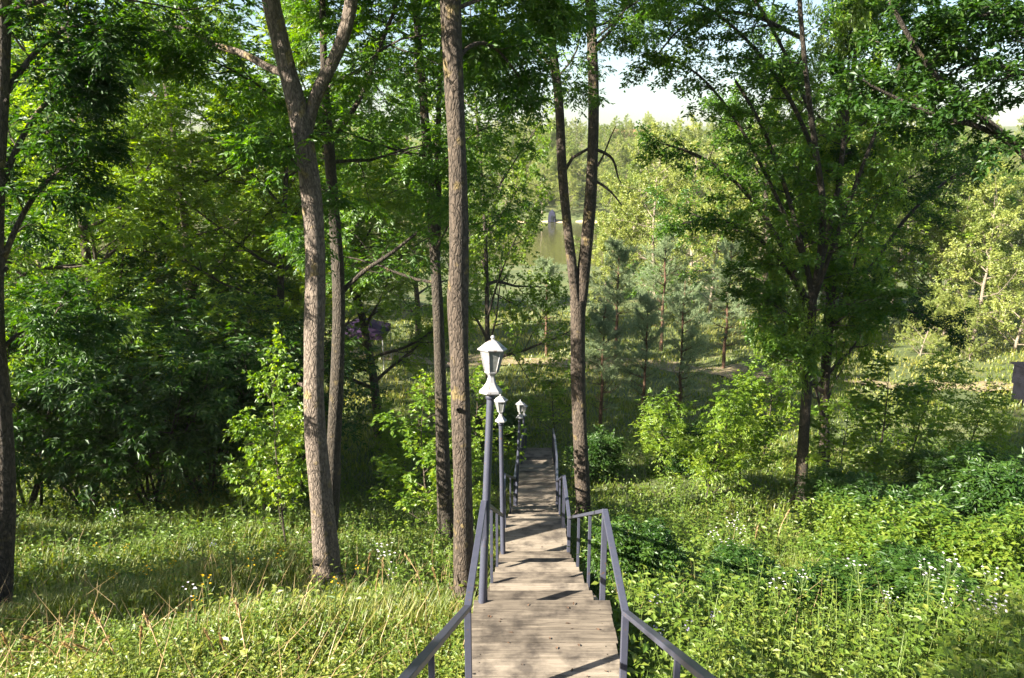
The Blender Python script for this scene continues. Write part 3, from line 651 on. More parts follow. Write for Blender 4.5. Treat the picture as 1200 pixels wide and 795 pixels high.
def place_all(protos, lst, group=None):
    used = set()
    for k, px, Y, s, label in lst:
        place(protos[k], k not in used, px, Y, s, label, group); used.add(k)

pA = make_tree(13, BROAD, 'pinnate', 4, 1.35, 'ash_tree', 'bark_brown', 'bright', 'x')
pB = make_tree(11, dict(BROAD, nc=[18, 7, 5, 0], t0=[.06, .15, .1, 0]), 'maple', 6, 1.25, 'maple_tree', 'bark_dark', 'bright', 'x')
pC = make_tree(12, dict(BROAD, nc=[16, 7, 5, 0], t0=[.1, .15, .1, 0]), 'simple', 12, 1.5, 'linden_tree', 'bark_brown', 'ash', 'x')
place_all([pA, pB, pC], [
    (0, 110, 20, 1.05, 'tall bright ash standing behind the dark thicket at far left'),
    (0, 235, 23, 1.15, 'tall sunlit ash behind the arching bough of the leaning trunk'),
    (1, 330, 24, 1.1, 'bright maple showing between the two leftmost big trunks'),
    (2, 20, 26, 1.2, 'pale green linden filling the upper left corner'),
    (0, 440, 26, 1.0, 'yellow-green ash seen between leaning and straight trunks'),
    (1, 572, 33, (.82, .82, 1.5), 'round leafy maple right behind the row of lamps'),
    (2, 490, 44, 1.1, 'linden deep behind the slender dark tree'),
    (2, 890, 45, 1.3, 'linden crowding behind the spreading many-limbed tree'),
    (1, 1010, 48, 1.3, 'maple behind the right arm of the spreading tree'),
    (0, 180, 36, 1.2, 'distant ash topping the thicket on the left'),
    (2, 1090, 52, 1.2, 'linden behind the end of the overhanging bough'),
    (2, 300, 40, 1.1, 'distant linden behind the bright maple on the left'),
    (0, 975, 19, (.42, .42, 1.15), 'tall ash right behind the dark spreading tree, filling out its crown'),
], 'broadleaved trees on the lower slope')

# off to the left, uphill: trees whose shade dapples the slope
SH = [(-8, -3.2, .6), (-15, 10.2, .66)]
for i, (x, y, s) in enumerate(SH):
    dup(pC if i % 2 else pA, (x, y, float(gz(x, y))), rng.random() * 6.28, s, 'tree of the unseen wood uphill on the left that shades the slope', 'wood uphill on the left')


# saplings and understory
SAP = dict(seg=[6, 4, 3], wob=[.07, .15, .2], up=[.2, .15, -.1], k=[6, 4, 3], max=2, nc=[13, 6, 0], t0=[.12, .15, 0], ang=[.95, .8, .8], ratio=[.36, .5, .5], tap=.25, rr=.5, flat=.6)
sA = make_tree(3.2, SAP, 'maple', 3, 1.0, 'maple_sapling', 'bark_brown', 'bright', 'x', 'sapling', r=.03)
sB = make_tree(2.6, dict(SAP, nc=[16, 6, 0]), 'pinnate', 2, 1.0, 'ash_sapling', 'bark_dark', 'bright', 'x', 'sapling', r=.025)
place_all([sA, sB], [
    (0, 318, 12.0, (.72, .72, 1.15), 'bright sunlit maple sapling left of the thick leaning trunk'),
    (1, 292, 14.5, 1.1, 'ash sapling with light leaves beside the bright maple sapling'),
    (0, 500, 15.0, 1.05, 'maple sapling at the foot of the slender dark tree'),
    (1, 535, 14.2, .8, 'small leafy sapling behind the first lamp pole'),
    (0, 556, 19.5, 1.05, 'maple sapling left of the second and third lamps, down the slope'),
    (1, 470, 20, 1.0, 'thin sapling in the shade beside the grassy glade on the left'),
    (0, 878, 19, .95, 'dark maple sapling left of the right-hand tree trunks'),
    (0, 1000, 17.5, .9, 'maple sapling right behind the pair of dark trunks'),
    (1, 840, 18, 1.3, 'ash sapling at the edge of the pine meadow'),
    (0, 1040, 19, 1.2, 'maple sapling in front of the dirt clearing on the right'),
    (1, 1085, 22, 1.35, 'spindly sapling standing before the dirt clearing'),
    (1, 1150, 20, 1.15, 'thin forked sapling near the right edge of the clearing'),
    (0, 905, 23, 1.2, 'maple sapling deep in shade below the spreading tree'),
    (0, 652, 26, .9, 'maple sapling just beyond the end of the ramp'),
    (1, 780, 21, 1.0, 'low ash sapling among the weeds before the pines'),
], 'saplings under the trees')

ELD = dict(seg=[5, 4, 3], wob=[.1, .16, .2], up=[.1, .05, -.15], k=[6, 4, 3], max=2, nc=[8, 6, 0], t0=[.2, .15, 0], ang=[.85, .8, .8], ratio=[.42, .5, .5], tap=.3, rr=.55, flat=.8)
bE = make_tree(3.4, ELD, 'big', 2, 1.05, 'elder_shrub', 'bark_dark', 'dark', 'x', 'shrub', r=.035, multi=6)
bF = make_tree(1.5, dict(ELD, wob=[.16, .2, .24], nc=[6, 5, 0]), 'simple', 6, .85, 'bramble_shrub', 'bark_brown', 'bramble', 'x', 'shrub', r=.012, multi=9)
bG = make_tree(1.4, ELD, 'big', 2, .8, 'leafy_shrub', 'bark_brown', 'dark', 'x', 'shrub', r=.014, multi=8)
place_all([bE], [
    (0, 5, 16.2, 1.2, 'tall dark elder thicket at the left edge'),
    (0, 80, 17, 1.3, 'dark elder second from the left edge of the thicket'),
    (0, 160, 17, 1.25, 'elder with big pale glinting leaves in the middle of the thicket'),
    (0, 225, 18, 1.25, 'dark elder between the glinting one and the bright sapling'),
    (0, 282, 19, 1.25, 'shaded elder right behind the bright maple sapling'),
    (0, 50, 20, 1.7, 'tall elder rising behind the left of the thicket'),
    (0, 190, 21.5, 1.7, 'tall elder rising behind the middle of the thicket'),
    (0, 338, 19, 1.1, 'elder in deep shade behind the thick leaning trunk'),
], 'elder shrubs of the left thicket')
for x, y, s_ in ((-9.0, 6.4, .75), (-10.5, 7.2, .85)):  # unseen elders, added to throw shade over the left grass
    dup(bE, (x, y, float(gz(x, y))), rng.random() * 6, s_, 'unseen elder left of the tree at the edge, added to shade the grass', 'added shade elders beyond the left edge')
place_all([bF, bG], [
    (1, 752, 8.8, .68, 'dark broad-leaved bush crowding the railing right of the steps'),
    (0, 1125, 9.8, (1.1, 1.1, .8), 'sunlit yellow-green bramble mound on the right slope'),
    (0, 1055, 10.4, (.9, .8, .62), 'bright bramble bush left of the sunlit mound'),
    (0, 1205, 9.0, (.9, 1, .7), 'bramble bush cut by the right edge of the picture'),
    (0, 1010, 11.2, .8, 'bramble with dry canes below the dark tree trunks'),
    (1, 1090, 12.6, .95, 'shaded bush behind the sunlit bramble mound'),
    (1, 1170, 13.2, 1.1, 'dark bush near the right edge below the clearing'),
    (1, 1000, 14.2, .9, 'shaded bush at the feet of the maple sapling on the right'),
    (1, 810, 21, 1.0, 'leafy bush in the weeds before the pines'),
    (1, 905, 7.9, (.75, .6, .42), 'low spreading dark bush added in place of shade in the weeds, halfway between railing and bramble mound'),  # this and the next two: dark leaves stand in for a band of shade
    (1, 1015, 7.6, (.8, .6, .45), 'low spreading dark bush added in place of shade in front of the bramble mound'),
    (1, 1150, 7.4, (.8, .6, .42), 'low spreading dark bush added in place of shade behind the white flowers at lower right'),
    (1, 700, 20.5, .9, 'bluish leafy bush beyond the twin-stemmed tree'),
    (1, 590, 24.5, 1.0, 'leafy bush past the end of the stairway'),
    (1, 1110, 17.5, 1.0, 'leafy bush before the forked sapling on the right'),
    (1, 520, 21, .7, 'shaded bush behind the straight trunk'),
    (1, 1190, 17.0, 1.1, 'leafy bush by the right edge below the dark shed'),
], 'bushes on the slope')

# young pines
def pine(H, name='pine_tree'):
    T = Tree(); n = 9; pts = np.array([(rng.normal(0, .03), rng.normal(0, .03), H * i / n) for i in range(n + 1)]); pts[0] = (0, 0, -.15)
    tube(T.wood, pts, np.linspace(.085, .015, n + 1), 8)
    z = H * .18
    while z < H * .97:
        f = z / H; Lb = (.22 + 1.05 * (1 - f) ** .75) * H * .2 * (.45 if f < .3 else 1)
        for k in range(5):
            a = rng.random() * 6.28; d = nrm(np.array([math.cos(a), math.sin(a), .25 + .45 * f + rng.normal(0, .1)])); p = np.array([0, 0, z]); L = Lb * rng.uniform(.7, 1.45); q = []
            for i in range(6): q.append(p); p = p + d * L / 5; d = nrm(d + np.array([0, 0, .05]) + rng.normal(0, .07, 3))
            q = np.array(q); tube(T.wood, q, np.linspace(.02, .005, 6), 4)
            if f < .44 and rng.random() < .75: continue
            for i in range(1, 6):
                for c in range(3):
                    dd = nrm((q[i] - q[i - 1]) / (L / 5) + rng.normal(0, .6, 3) + (0, 0, .25)); st = q[i] + rng.normal(0, .04, 3); l2 = L * .2 + .12
                    tt = np.linspace(.1, 1, 10); P = st + dd * (tt * l2)[:, None]; P = np.repeat(P, 3, 0)
                    kites(T.leaf, P, dd * .7 + rand_dirs(len(P)) * .9, UP + rng.normal(0, .5, (len(P), 3)), .11, .017, 0, None, 0, .4)
        z += H * .066
    return finish(T, name, np.zeros(3), 'bark_pine', 'needle', 'x', 'tree')
pP = pine(6.2); pQ = pine(5.2)
place_all([pP, pQ], [
    (0, 757, 27, .85, 'young pine with a bare lower trunk, middle one of the meadow pines'),
    (1, 707, 26.5, .9, 'young pine left of the middle meadow pine, beside the twin stems'),
    (0, 800, 28.5, .9, 'young reddish-trunked pine right of the middle meadow pine'),
    (1, 722, 40, 1.25, 'blue-green pine standing further back, seen right of the twin stems'),
    (0, 775, 43, 1.2, 'blue-green pine further back behind the middle meadow pine'),
    (1, 640, 41, 1.05, 'small pine below the lake gap'),
    (0, 850, 38, 1.1, 'pine at the right end of the meadow, behind leafy branches'),
], 'young pines in the meadow')

# ------------------------------------------------------------------ far trees
FAR = dict(seg=[7, 5, 3], wob=[.06, .15, .22], up=[.1, .25, .05], k=[7, 4, 3], max=2, nc=[22, 8, 0], t0=[.12, .15, 0], ang=[1.0, .8, .8], ratio=[.4, .45, .5], tap=.2, rr=.45, flat=.8)
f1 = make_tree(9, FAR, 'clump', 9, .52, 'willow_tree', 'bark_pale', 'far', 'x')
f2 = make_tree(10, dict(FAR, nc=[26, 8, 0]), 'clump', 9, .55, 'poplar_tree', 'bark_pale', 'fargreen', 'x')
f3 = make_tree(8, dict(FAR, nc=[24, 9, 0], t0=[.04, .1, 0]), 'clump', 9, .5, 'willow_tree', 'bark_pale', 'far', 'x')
protos = [f1, f2, f3]; used = set()
def far(k, px, Y, s, label, group):
    place(protos[k], k not in used, px, Y, s, label, group); used.add(k)
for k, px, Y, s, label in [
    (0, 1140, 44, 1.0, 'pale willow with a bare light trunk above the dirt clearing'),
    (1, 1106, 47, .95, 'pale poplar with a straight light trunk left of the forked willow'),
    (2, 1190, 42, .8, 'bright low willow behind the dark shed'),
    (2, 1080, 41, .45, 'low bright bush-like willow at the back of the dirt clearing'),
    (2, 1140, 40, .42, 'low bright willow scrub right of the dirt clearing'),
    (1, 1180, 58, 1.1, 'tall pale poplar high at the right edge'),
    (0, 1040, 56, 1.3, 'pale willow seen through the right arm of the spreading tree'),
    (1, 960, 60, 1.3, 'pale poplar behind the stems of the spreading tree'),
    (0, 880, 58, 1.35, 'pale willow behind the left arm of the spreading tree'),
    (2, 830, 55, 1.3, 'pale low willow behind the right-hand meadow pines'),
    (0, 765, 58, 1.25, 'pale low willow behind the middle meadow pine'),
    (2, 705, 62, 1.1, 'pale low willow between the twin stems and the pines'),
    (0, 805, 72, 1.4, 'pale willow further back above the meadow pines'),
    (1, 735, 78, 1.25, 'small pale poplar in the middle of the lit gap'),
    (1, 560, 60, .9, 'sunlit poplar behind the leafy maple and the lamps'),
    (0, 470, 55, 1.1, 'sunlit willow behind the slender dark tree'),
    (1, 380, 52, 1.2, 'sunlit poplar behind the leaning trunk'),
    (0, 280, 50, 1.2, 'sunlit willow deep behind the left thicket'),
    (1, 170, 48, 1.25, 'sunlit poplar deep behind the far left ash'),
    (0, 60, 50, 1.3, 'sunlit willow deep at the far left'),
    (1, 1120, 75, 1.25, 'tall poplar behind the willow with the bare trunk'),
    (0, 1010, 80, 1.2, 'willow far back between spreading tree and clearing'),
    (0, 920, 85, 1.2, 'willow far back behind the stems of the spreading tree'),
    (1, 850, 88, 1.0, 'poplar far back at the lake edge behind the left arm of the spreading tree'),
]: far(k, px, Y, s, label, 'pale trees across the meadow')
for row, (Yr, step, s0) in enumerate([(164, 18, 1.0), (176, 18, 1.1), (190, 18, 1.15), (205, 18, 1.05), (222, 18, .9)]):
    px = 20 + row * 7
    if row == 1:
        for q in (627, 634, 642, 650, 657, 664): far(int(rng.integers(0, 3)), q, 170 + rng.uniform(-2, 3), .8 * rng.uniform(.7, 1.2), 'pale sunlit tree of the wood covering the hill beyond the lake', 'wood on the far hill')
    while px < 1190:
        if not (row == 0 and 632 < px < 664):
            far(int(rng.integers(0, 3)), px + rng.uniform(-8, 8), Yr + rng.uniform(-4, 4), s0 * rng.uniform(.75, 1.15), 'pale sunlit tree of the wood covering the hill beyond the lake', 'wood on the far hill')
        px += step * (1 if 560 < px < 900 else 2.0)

# ------------------------------------------------------------------ grass, weeds, flowers
def scatter(n, x0, x1, y0, y1, keep=None, pw=1.4):
    u = rng.random(n); y = y0 + (y1 - y0) * u ** pw
    half = .72 * y + .6; x = rng.uniform(-1, 1, n) * half
    k = (x > x0) & (x < x1) & ~((np.abs(x - np.interp(y, [0, 6, 11, 16, 24], [.2, .27, .36, .53, .85])) < .66) & (y < 24.2))
    x, y = x[k], y[k]
    if keep is not None:
        k = keep(x, y); x, y = x[k], y[k]
    return x, y
def blades(mb, x, y, h, wd, lean=.35, m=0, var=None):
    n = len(x); B = np.stack([x, y, gz(x, y) - .02], 1); a = rng.random(n) * 6.28; D = np.stack([np.cos(a), np.sin(a), np.zeros(n)], 1); S = np.stack([-np.sin(a), np.cos(a), np.zeros(n)], 1)
    ln = (lean * rng.uniform(.2, 1.6, n) * h)[:, None]; h = h[:, None]; wd = np.broadcast_to(wd, (n,))[:, None]
    mid = B + UP * h * .6 + D * ln * .35; tip = B + UP * h * .95 + D * ln
    V = np.stack([B - S * wd / 2, B + S * wd / 2, mid + S * wd * .42, mid - S * wd * .42, tip + S * wd * .08, tip - S * wd * .08], 1).reshape(-1, 3)
    i = np.arange(n)[:, None] * 6
    Q = np.concatenate([i + np.array([[0, 1, 2, 3]]), i + np.array([[3, 2, 4, 5]])], 1).reshape(-1, 4)
    v = rng.random(n) if var is None else var
    mb.add(V, Q, m, False, np.repeat(v, 2))
def patch(x, y, f=1.): return .5 + .5 * np.sin(x * .8 * f + 1.3 * np.sin(y * .5 * f)) * np.sin(y * .7 * f + .9 * np.sin(x * .6 * f) + 1)
g = MB()
x, y = scatter(150000, -12, 14, 2.6, 15, lambda x, y: (x > 0) | (y > 6.6) | (rng.random(len(x)) < .4)); p = patch(x, y)
blades(g, x, y, .10 + .24 * p * rng.random(len(x)) + .08 * rng.random(len(x)), .007 + .0007 * y, .5, 0, np.clip(.25 + .5 * p + rng.normal(0, .2, len(x)), 0, 1))
x, y = scatter(60000, -22, 24, 13, 32, pw=1.0); p = patch(x, y, .6)
blades(g, x, y, .12 + .22 * p * rng.random(len(x)), .02 + .0006 * y, .5, 0, np.clip(.25 + .4 * p + rng.normal(0, .2, len(x)), 0, 1))
x, y = scatter(45000, -40, 44, 30, 58, pw=1.0); p = patch(x, y, .5)
blades(g, x, y, .15 + .25 * p * rng.random(len(x)), .05, .6, 0, np.clip(.5 + .4 * p + rng.normal(0, .2, len(x)), 0, 1))
tag(g.obj('grass', M['grass']), 'long meadow grass over the whole slope', 'grass', kind='stuff')
# leafy weeds
def weeds(mb, x, y, h, nl, ll, lw, var):
    n = len(x); B = np.stack([x, y, gz(x, y) - .02], 1); ax = nrm(np.stack([rng.normal(0, .16, n), rng.normal(0, .16, n), np.ones(n)], 1))
    a0 = rng.random(n) * 6.28
    for k in range(nl):
        t = (k + .6 + rng.random(n) * .5) / nl; a = a0 + k * 2.4
        P = B + ax * (h * t)[:, None]; D = np.stack([np.cos(a), np.sin(a), rng.uniform(-.35, .5, n)], 1)
        kites(mb, P, D, UP + rng.normal(0, .35, (n, 3)), ll * (1.15 - .6 * t) * rng.uniform(.7, 1.2, n), lw * (1.15 - .6 * t), 0, np.clip(var + rng.normal(0, .12, n), 0, 1), .14, .45)
    s = nrm(np.cross(ax, rand_dirs(n))) * .0035
    T_ = B + ax * h[:, None]
    V = np.stack([B - s, B + s, T_ + s * .5, T_ - s * .5], 1).reshape(-1, 3); mb.add(V, np.arange(4 * n).reshape(n, 4), 1, False, rng.random(n))
wd_ = MB()
def k_right(x, y): return (x > .9) & (rng.random(len(x)) < .35 + .65 * patch(x + 3, y))
x, y = scatter(19000, .9, 13, 2.8, 12.5, k_right, 1.2); weeds(wd_, x, y, .12 + .85 * rng.random(len(x)) ** 2 * patch(x * 1.4, y * 1.4) + .1, 10, .085, .04, .3 + .4 * patch(x * 1.7, y * 1.7))
x, y = scatter(9000, 1.2, 20, 11, 26, lambda x, y: rng.random(len(x)) < patch(x + 3, y, .6), 1.0); weeds(wd_, x, y, .3 + .45 * rng.random(len(x)), 8, .14, .07, .3 + .3 * patch(x, y))
x, y = scatter(26000, -8, -.3, 2.6, 7.0, lambda x, y: (rng.random(len(x)) < .4 + .6 * (y < 5.6)), 1.0); weeds(wd_, x, y, .16 + .25 * rng.random(len(x)), 8, .075, .042, np.where(y < 6, .5, .3) + .5 * rng.random(len(x)))  # leaves nearest the viewer coloured lighter, standing in for sunlight on that strip
x, y = scatter(6000, -12, -.4, 8.8, 20, lambda x, y: rng.random(len(x)) < .15 + .85 * (y > 9.6), 1.0); weeds(wd_, x, y, .25 + .45 * rng.random(len(x)), 8, .11, .055, .2 + .35 * rng.random(len(x)))
x, y = scatter(6500, 1.0, 12, 3.0, 12.5, lambda x, y: rng.random(len(x)) < patch(x * 1.3 + 1, y * 1.2) ** 2, 1.1); weeds(wd_, x, y, .25 + .5 * rng.random(len(x)), 7, .16, .085, .25 + .5 * rng.random(len(x)))
x, y = scatter(2200, -8, -.4, 2.8, 9, lambda x, y: rng.random(len(x)) < patch(x * 1.6, y * 1.9) ** 2, 1.1); weeds(wd_, x, y, .15 + .35 * rng.random(len(x)), 7, .13, .07, .4 + .6 * rng.random(len(x)))
tag(wd_.obj('weed_undergrowth', [M['weed'], M['stem']]), 'leafy nettles and herbs growing thickly through the grass', 'undergrowth', kind='stuff')
# dry straw
dr = MB()
x, y = scatter(4200, -6, -.35, 2.6, 7.2, lambda x, y: rng.random(len(x)) < .08 + .9 * patch(x * 2.2, y * 2.2) ** 3 * np.clip((-x - .5) / 2 + (5 - y) / 2, .1, 1), 1.0); blades(dr, x, y, .2 + .4 * rng.random(len(x)), .007, 1.2)
x, y = scatter(900, -9, -.35, 6, 12, None, 1.0); blades(dr, x, y, .3 + .3 * rng.random(len(x)), .006, .6)
x, y = scatter(1500, .9, 12, 4, 14, lambda x, y: rng.random(len(x)) < patch(x, y) ** 2, 1.0); blades(dr, x, y, .3 + .45 * rng.random(len(x)), .006, .6)
tag(dr.obj('dry_grass', M['dry']), 'bleached dry grass stalks bent among the green', 'dry grass', kind='stuff')

# flowering plants
def flower_plant(name, H, petal, nh, hs, spread, leaves=12, stemcol='stem', label='x', cat='flower'):
    root = thing(name, (0, 0, 0), label, cat); s = MB(); lf = MB(); fl = MB()
    top = np.array([rng.normal(0, .05), rng.normal(0, .05), H]); pts = np.array([np.array([0, 0, -.03]), top * .5 + rng.normal(0, .015, 3), top * .8, top]); tube(s, pts, [.006, .005, .004, .003], 5)
    P = np.array([pts[1] * 0 + top * t for t in rng.uniform(.08, .85, leaves)]); a = rng.random(leaves) * 6.28
    kites(lf, P, np.stack([np.cos(a), np.sin(a), rng.uniform(0, .9, leaves)], 1), UP + rng.normal(0, .2, (leaves, 3)), .10, .024)
    for k in range(nh):
        a = rng.random() * 6.28; st = top * rng.uniform(.72, .92); e = top + np.array([math.cos(a), math.sin(a), 0]) * spread * math.sqrt(rng.random()) + (0, 0, rng.uniform(-.06, .05))
        tube(s, [st, (st + e) / 2 + (0, 0, -.01), e], [.0025, .002, .002], 3)
        n = 9; aa = np.arange(n) * 6.283 / n + rng.random(); tl = rng.normal(0, .3, 3); fl = MB()
        kites(fl, np.repeat(e[None], n, 0), np.stack([np.cos(aa), np.sin(aa), .35 + tl[0] * np.cos(aa)], 1), np.repeat(UP[None], n, 0), hs, hs * .55); fl.obj('flower_head', M[petal], root)
    s.obj('stem', M[stemcol], root); lf.obj('foliage', M['weed'], root)
    return root
wA = flower_plant('fleabane', .78, 'white', 9, .014, .11); wB = flower_plant('fleabane', .66, 'white', 7, .013, .09); yA = flower_plant('ragwort', .5, 'yellow', 6, .015, .06); lA = flower_plant('bluebell_weed', .45, 'lilac', 9, .013, .07)
fw = set()
def flowers(proto, lst, label, group, scl=1.):
    for px, py in lst:
        p = hit(px, py + 12); o = proto[int(rng.integers(0, len(proto)))]
        loc = (p[0], p[1], float(gz(p[0], p[1]))); sc_ = scl * rng.uniform(.85, 1.15); rz = rng.random() * 6.28
        if o.name not in fw:
            fw.add(o.name); o.location = loc; o.rotation_euler[2] = rz; o.scale = (sc_,) * 3; o['label'] = label; o['group'] = group
        else: dup(o, loc, rz, sc_, label, group)
flowers([wA, wB], [(128, 640), (180, 605), (195, 598), (205, 600), (345, 610), (350, 602)], 'white fleabane along the foot of the left thicket', 'fleabane by the left thicket')
flowers([wA, wB], [(460, 715), (472, 725), (468, 700)], 'white fleabane between the leaning and the straight trunk', 'fleabane between the trunks')
flowers([wA], [(240, 770)], 'lone white fleabane in the sunlit grass at lower left', 'fleabane at lower left')
flowers([wA, wB], [(838, 665), (846, 650), (852, 660), (835, 680), (862, 668), (860, 640)], 'white fleabane clump right of the railing, on the lit slope', 'fleabane clump on the lit slope')
flowers([wA, wB], [(905, 745), (915, 752), (930, 745), (1010, 745), (1025, 755), (1035, 748), (1060, 735), (1090, 752), (1100, 760), (1082, 745), (1130, 775), (1142, 782), (1150, 778), (1160, 790), (1185, 770), (1130, 735), (1110, 740)], 'white fleabane at lower right among dark weeds', 'fleabane at lower right')
flowers([yA], [(118, 665), (152, 660), (250, 720), (205, 690), (180, 700), (300, 690), (330, 680), (395, 725), (420, 690), (140, 700), (232, 735), (275, 668)], 'small yellow ragwort in the grass of the left meadow', 'ragwort of the left meadow')
flowers([lA], [(250, 655), (232, 660), (870, 690), (882, 696), (858, 685), (895, 700), (845, 695), (905, 690), (880, 705), (780, 770), (812, 775), (830, 760), (760, 740), (950, 715), (965, 722)], 'small lilac wildflower spike in the grass', 'lilac wildflowers')
# dry stalks
def stalk(H, lean):
    root = thing('dry_stalk', (0, 0, 0), 'x', 'stalk'); s = MB(); t = np.linspace(0, 1, 7); pts = np.stack([lean * H * t ** 1.8, .03 * np.sin(t * 4), H * t - lean * .2 * H * t ** 3], 1); pts[0, 2] = -.03
    tube(s, pts, np.linspace(.007, .004, 7), 5); s.obj('stem', M['dry'], root); hd = MB(); n = 40; tt = rng.uniform(.75, 1, n); P = np.stack([np.interp(tt, t, pts[:, c]) for c in range(3)], 1)
    kites(hd, P, nrm(pts[-1] - pts[-2]) + rand_dirs(n) * .45, rand_dirs(n), .045, .012); hd.obj('seed_head', M['dry'], root); return root
kA = stalk(.62, .45); kB = stalk(.58, .12)
flowers([kA, kB], [(15, 792), (95, 790), (70, 782), (132, 788), (150, 790), (165, 795), (105, 795), (255, 785), (262, 792), (300, 790), (60, 795), (205, 795)], 'reddish dry stalk standing above the sunlit grass at lower left', 'dry stalks at lower left')
flowers([kA, kB], [(885, 640), (892, 628), (905, 645), (912, 630), (990, 640), (1005, 632), (1018, 645), (965, 635), (950, 645), (872, 630)], 'brown dry cane below the dark trunks on the right slope', 'dry canes on the right slope')
flowers([kA, kB], [(440, 700), (452, 690), (500, 690), (515, 700), (430, 680)], 'pale dry grass stalk between the leaning and straight trunk', 'dry stalks between the trunks')

# fallen leaves and bits on the boards
lt = MB(); n = 110; yy = rng.uniform(3.5, 20, n); yy[:60] = rng.uniform(4.8, 11.6, 60)
zf = np.interp(yy, [3.5, 4.8, 6.27], [-3.3, -3.97, -3.97]); on = ((yy > 4.85) & (yy < 6.2)) | ((yy > 10.4) & (yy < 11.5)) | (yy > 16.3)
yy = yy[on]; n = len(yy); zf = np.where(yy < 7, -3.97, np.where(yy < 12, -5.95, -8.0 - (yy - 16.17) * .1667)) + .008
xx = np.array([cxm(v) for v in yy]) + rng.choice([-1, 1], n) * .48 * rng.random(n) ** .6
kites(lt, np.stack([xx, yy, zf], 1), rand_dirs(n, .08), UP + rng.normal(0, .25, (n, 3)), rng.uniform(.02, .05, n), .018)
tag(lt.obj('leaf_litter', M['bark_pine']), 'small dry leaves fallen on the boards', 'leaf litter', kind='stuff')

# ------------------------------------------------------------------ small things
p = hit(410, 688); st = thing('tree_stump', p, 'short dark cut stump beside the foot of the thick leaning trunk', 'stump')
b = MB(); ax = np.array([[.8, .3, -.5], [-.3, .95, .1], [.5, .07, .86]]); ax = np.array([nrm(v) for v in ax])
lathe(b, [(.0, -.1), (.085, -.1), (.078, .05), (.07, .16), (.072, .2)], 12, (0, 0, 0), ax); b.obj('stump_wood', M['bark_brown'], st)
b = MB(); lathe(b, [(.078, .19), (.082, .2), (.08, .235), (.05, .245), (.0, .246)], 12, (0, 0, 0), ax); b.obj('cut_top', M['bark_dark'], st)
# dark shed at the right edge
xs = PX(1223, 440, 31)[0]; zs = PX(1212, 453, 31)[2]; lgh = zs - float(gz(xs, 31)) + .12
sh = thing('wooden_shed', (xs, 31, zs), 'dark board shed at the right edge of the clearing', 'shed', rz=.1)
b = MB()
for i in range(5): box(b, (0, 0, .08 + i * .16), (1.75, 1.3, .152))
b.obj('wall', M['shed'], sh)
b = MB(); box(b, (0, 0, .86), (1.95, 1.5, .06)); b.obj('roof', M['shed'], sh)
for sx in (-.84, .84):
    b = MB(); box(b, (sx, -.665, .4), (.08, .05, .84)); b.obj('corner_post', M['shed'], sh)
for sx in (-.8, .8):
    b = MB(); box(b, (sx, 0, -lgh / 2), (.09, 1.1, lgh)); b.obj('leg', M['shed'], sh)
# purple canopy behind the left trunks
yc = 38.; xc = PX(425, 385, yc)[0]; zc = PX(425, 392, yc)[2]; g0 = float(gz(xc, yc))
cn = thing('canopy_tent', (xc, yc, g0), 'purple fabric canopy glimpsed through leaves behind the leaning trunk', 'canopy')
b = MB(); hh = zc - g0
V = [(-1.5, -1, hh + .3), (1.5, -1, hh + .3), (1.5, 1, hh + .3), (-1.5, 1, hh + .3), (0, 0, hh + .85)]
b.add(V, [[0, 1, 4, 4]]) if False else None
lathe(b, [(1.75, hh), (1.75, hh + .3), (1.0, hh + .55), (.1, hh + .9)], 4, rot=.785, smooth=False); lathe(b, [(1.72, hh), (1.72, hh + .29), (.98, hh + .53), (.1, hh + .87)], 4, rot=.785, smooth=False)
b.obj('canopy_cloth', M['purple'], cn)
for sx in (-1.2, 1.2):
    for sy in (-1.2, 1.2):
        b = MB(); tube(b, [(sx, sy, -.1), (sx, sy, hh + .1)], .03, 8); b.obj('leg', M['metal'], cn)
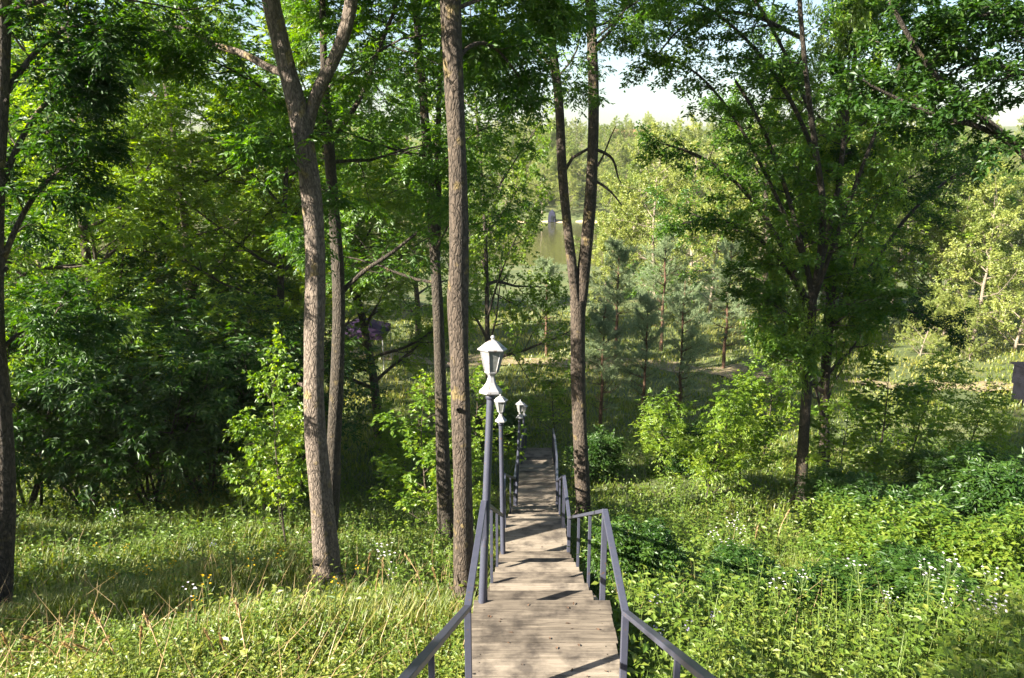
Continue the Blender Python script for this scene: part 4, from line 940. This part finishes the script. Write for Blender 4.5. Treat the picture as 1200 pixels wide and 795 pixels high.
# angler's dark blue tent on the far shore
tx = PX(647, 243, 157)[0]; tz = float(gz(tx, 157.)) + .1
tt_ = thing('tent', (tx, 157, tz), 'dark blue upright tent on the far shore of the lake', 'tent')
b = MB(); lathe(b, [(1.1, 0), (.95, 1.3), (.8, 1.9), (.02, 2.5)], 4, rot=.6, smooth=False); b.obj('tent_cloth', M['blue'], tt_)
b = MB(); box(b, (0, -.9, .7), (.5, .06, 1.3), np.array([[1, 0, 0], [0, 1, .08], [0, -.08, 1]])); b.obj('door', M['glassdark'], tt_)
# pale house on the far hilltop
hx = PX(737, 152, 228)[0]; hz = PX(737, 166, 228)[2]
ho = thing('house', (hx, 228, hz), 'pale pink house on the far hilltop below the sky gap', 'house')
b = MB(); box(b, (0, 0, -1.5), (8, 6, 6)); b.obj('wall', M['plaster'], ho)
b = MB(); b.add([(-4.4, -3.4, 1.5), (4.4, -3.4, 1.5), (4.4, 3.4, 1.5), (-4.4, 3.4, 1.5), (-4.4, 0, 3.4), (4.4, 0, 3.4)], [[0, 1, 5, 4], [2, 3, 4, 5]]); b.add([(-4.4, -3.4, 1.42), (4.4, -3.4, 1.42), (4.4, 3.4, 1.42), (-4.4, 3.4, 1.42)], [[0, 1, 2, 3]]); rf = b.obj('roof', M['tile'], ho)
for sx in (-2.2, 0, 2.2):
    b = MB(); box(b, (sx, -3.02, .2), (.9, .08, 1.2)); b.obj('window', M['glassdark'], ho)

# ------------------------------------------------------------------ haze
mb = MB(); box(mb, (0, 220, 4), (1500, 1000, 40)); m, t, o = mat('haze_air')
v = N(t, 'ShaderNodeVolumePrincipled'); v.inputs['Color'].default_value = (.92, .95, .9, 1); v.inputs['Density'].default_value = .0002; v.inputs['Anisotropy'].default_value = .2
t.links.new(v.outputs[0], o.inputs['Volume'])
USE_HAZE = True
if USE_HAZE: tag(mb.obj('haze', m), 'thin pale summer haze over the valley', 'haze', kind='stuff')
print('verts', sum(len(o.data.vertices) for o in bpy.data.objects if o.type == 'MESH' and o.data.users >= 1))
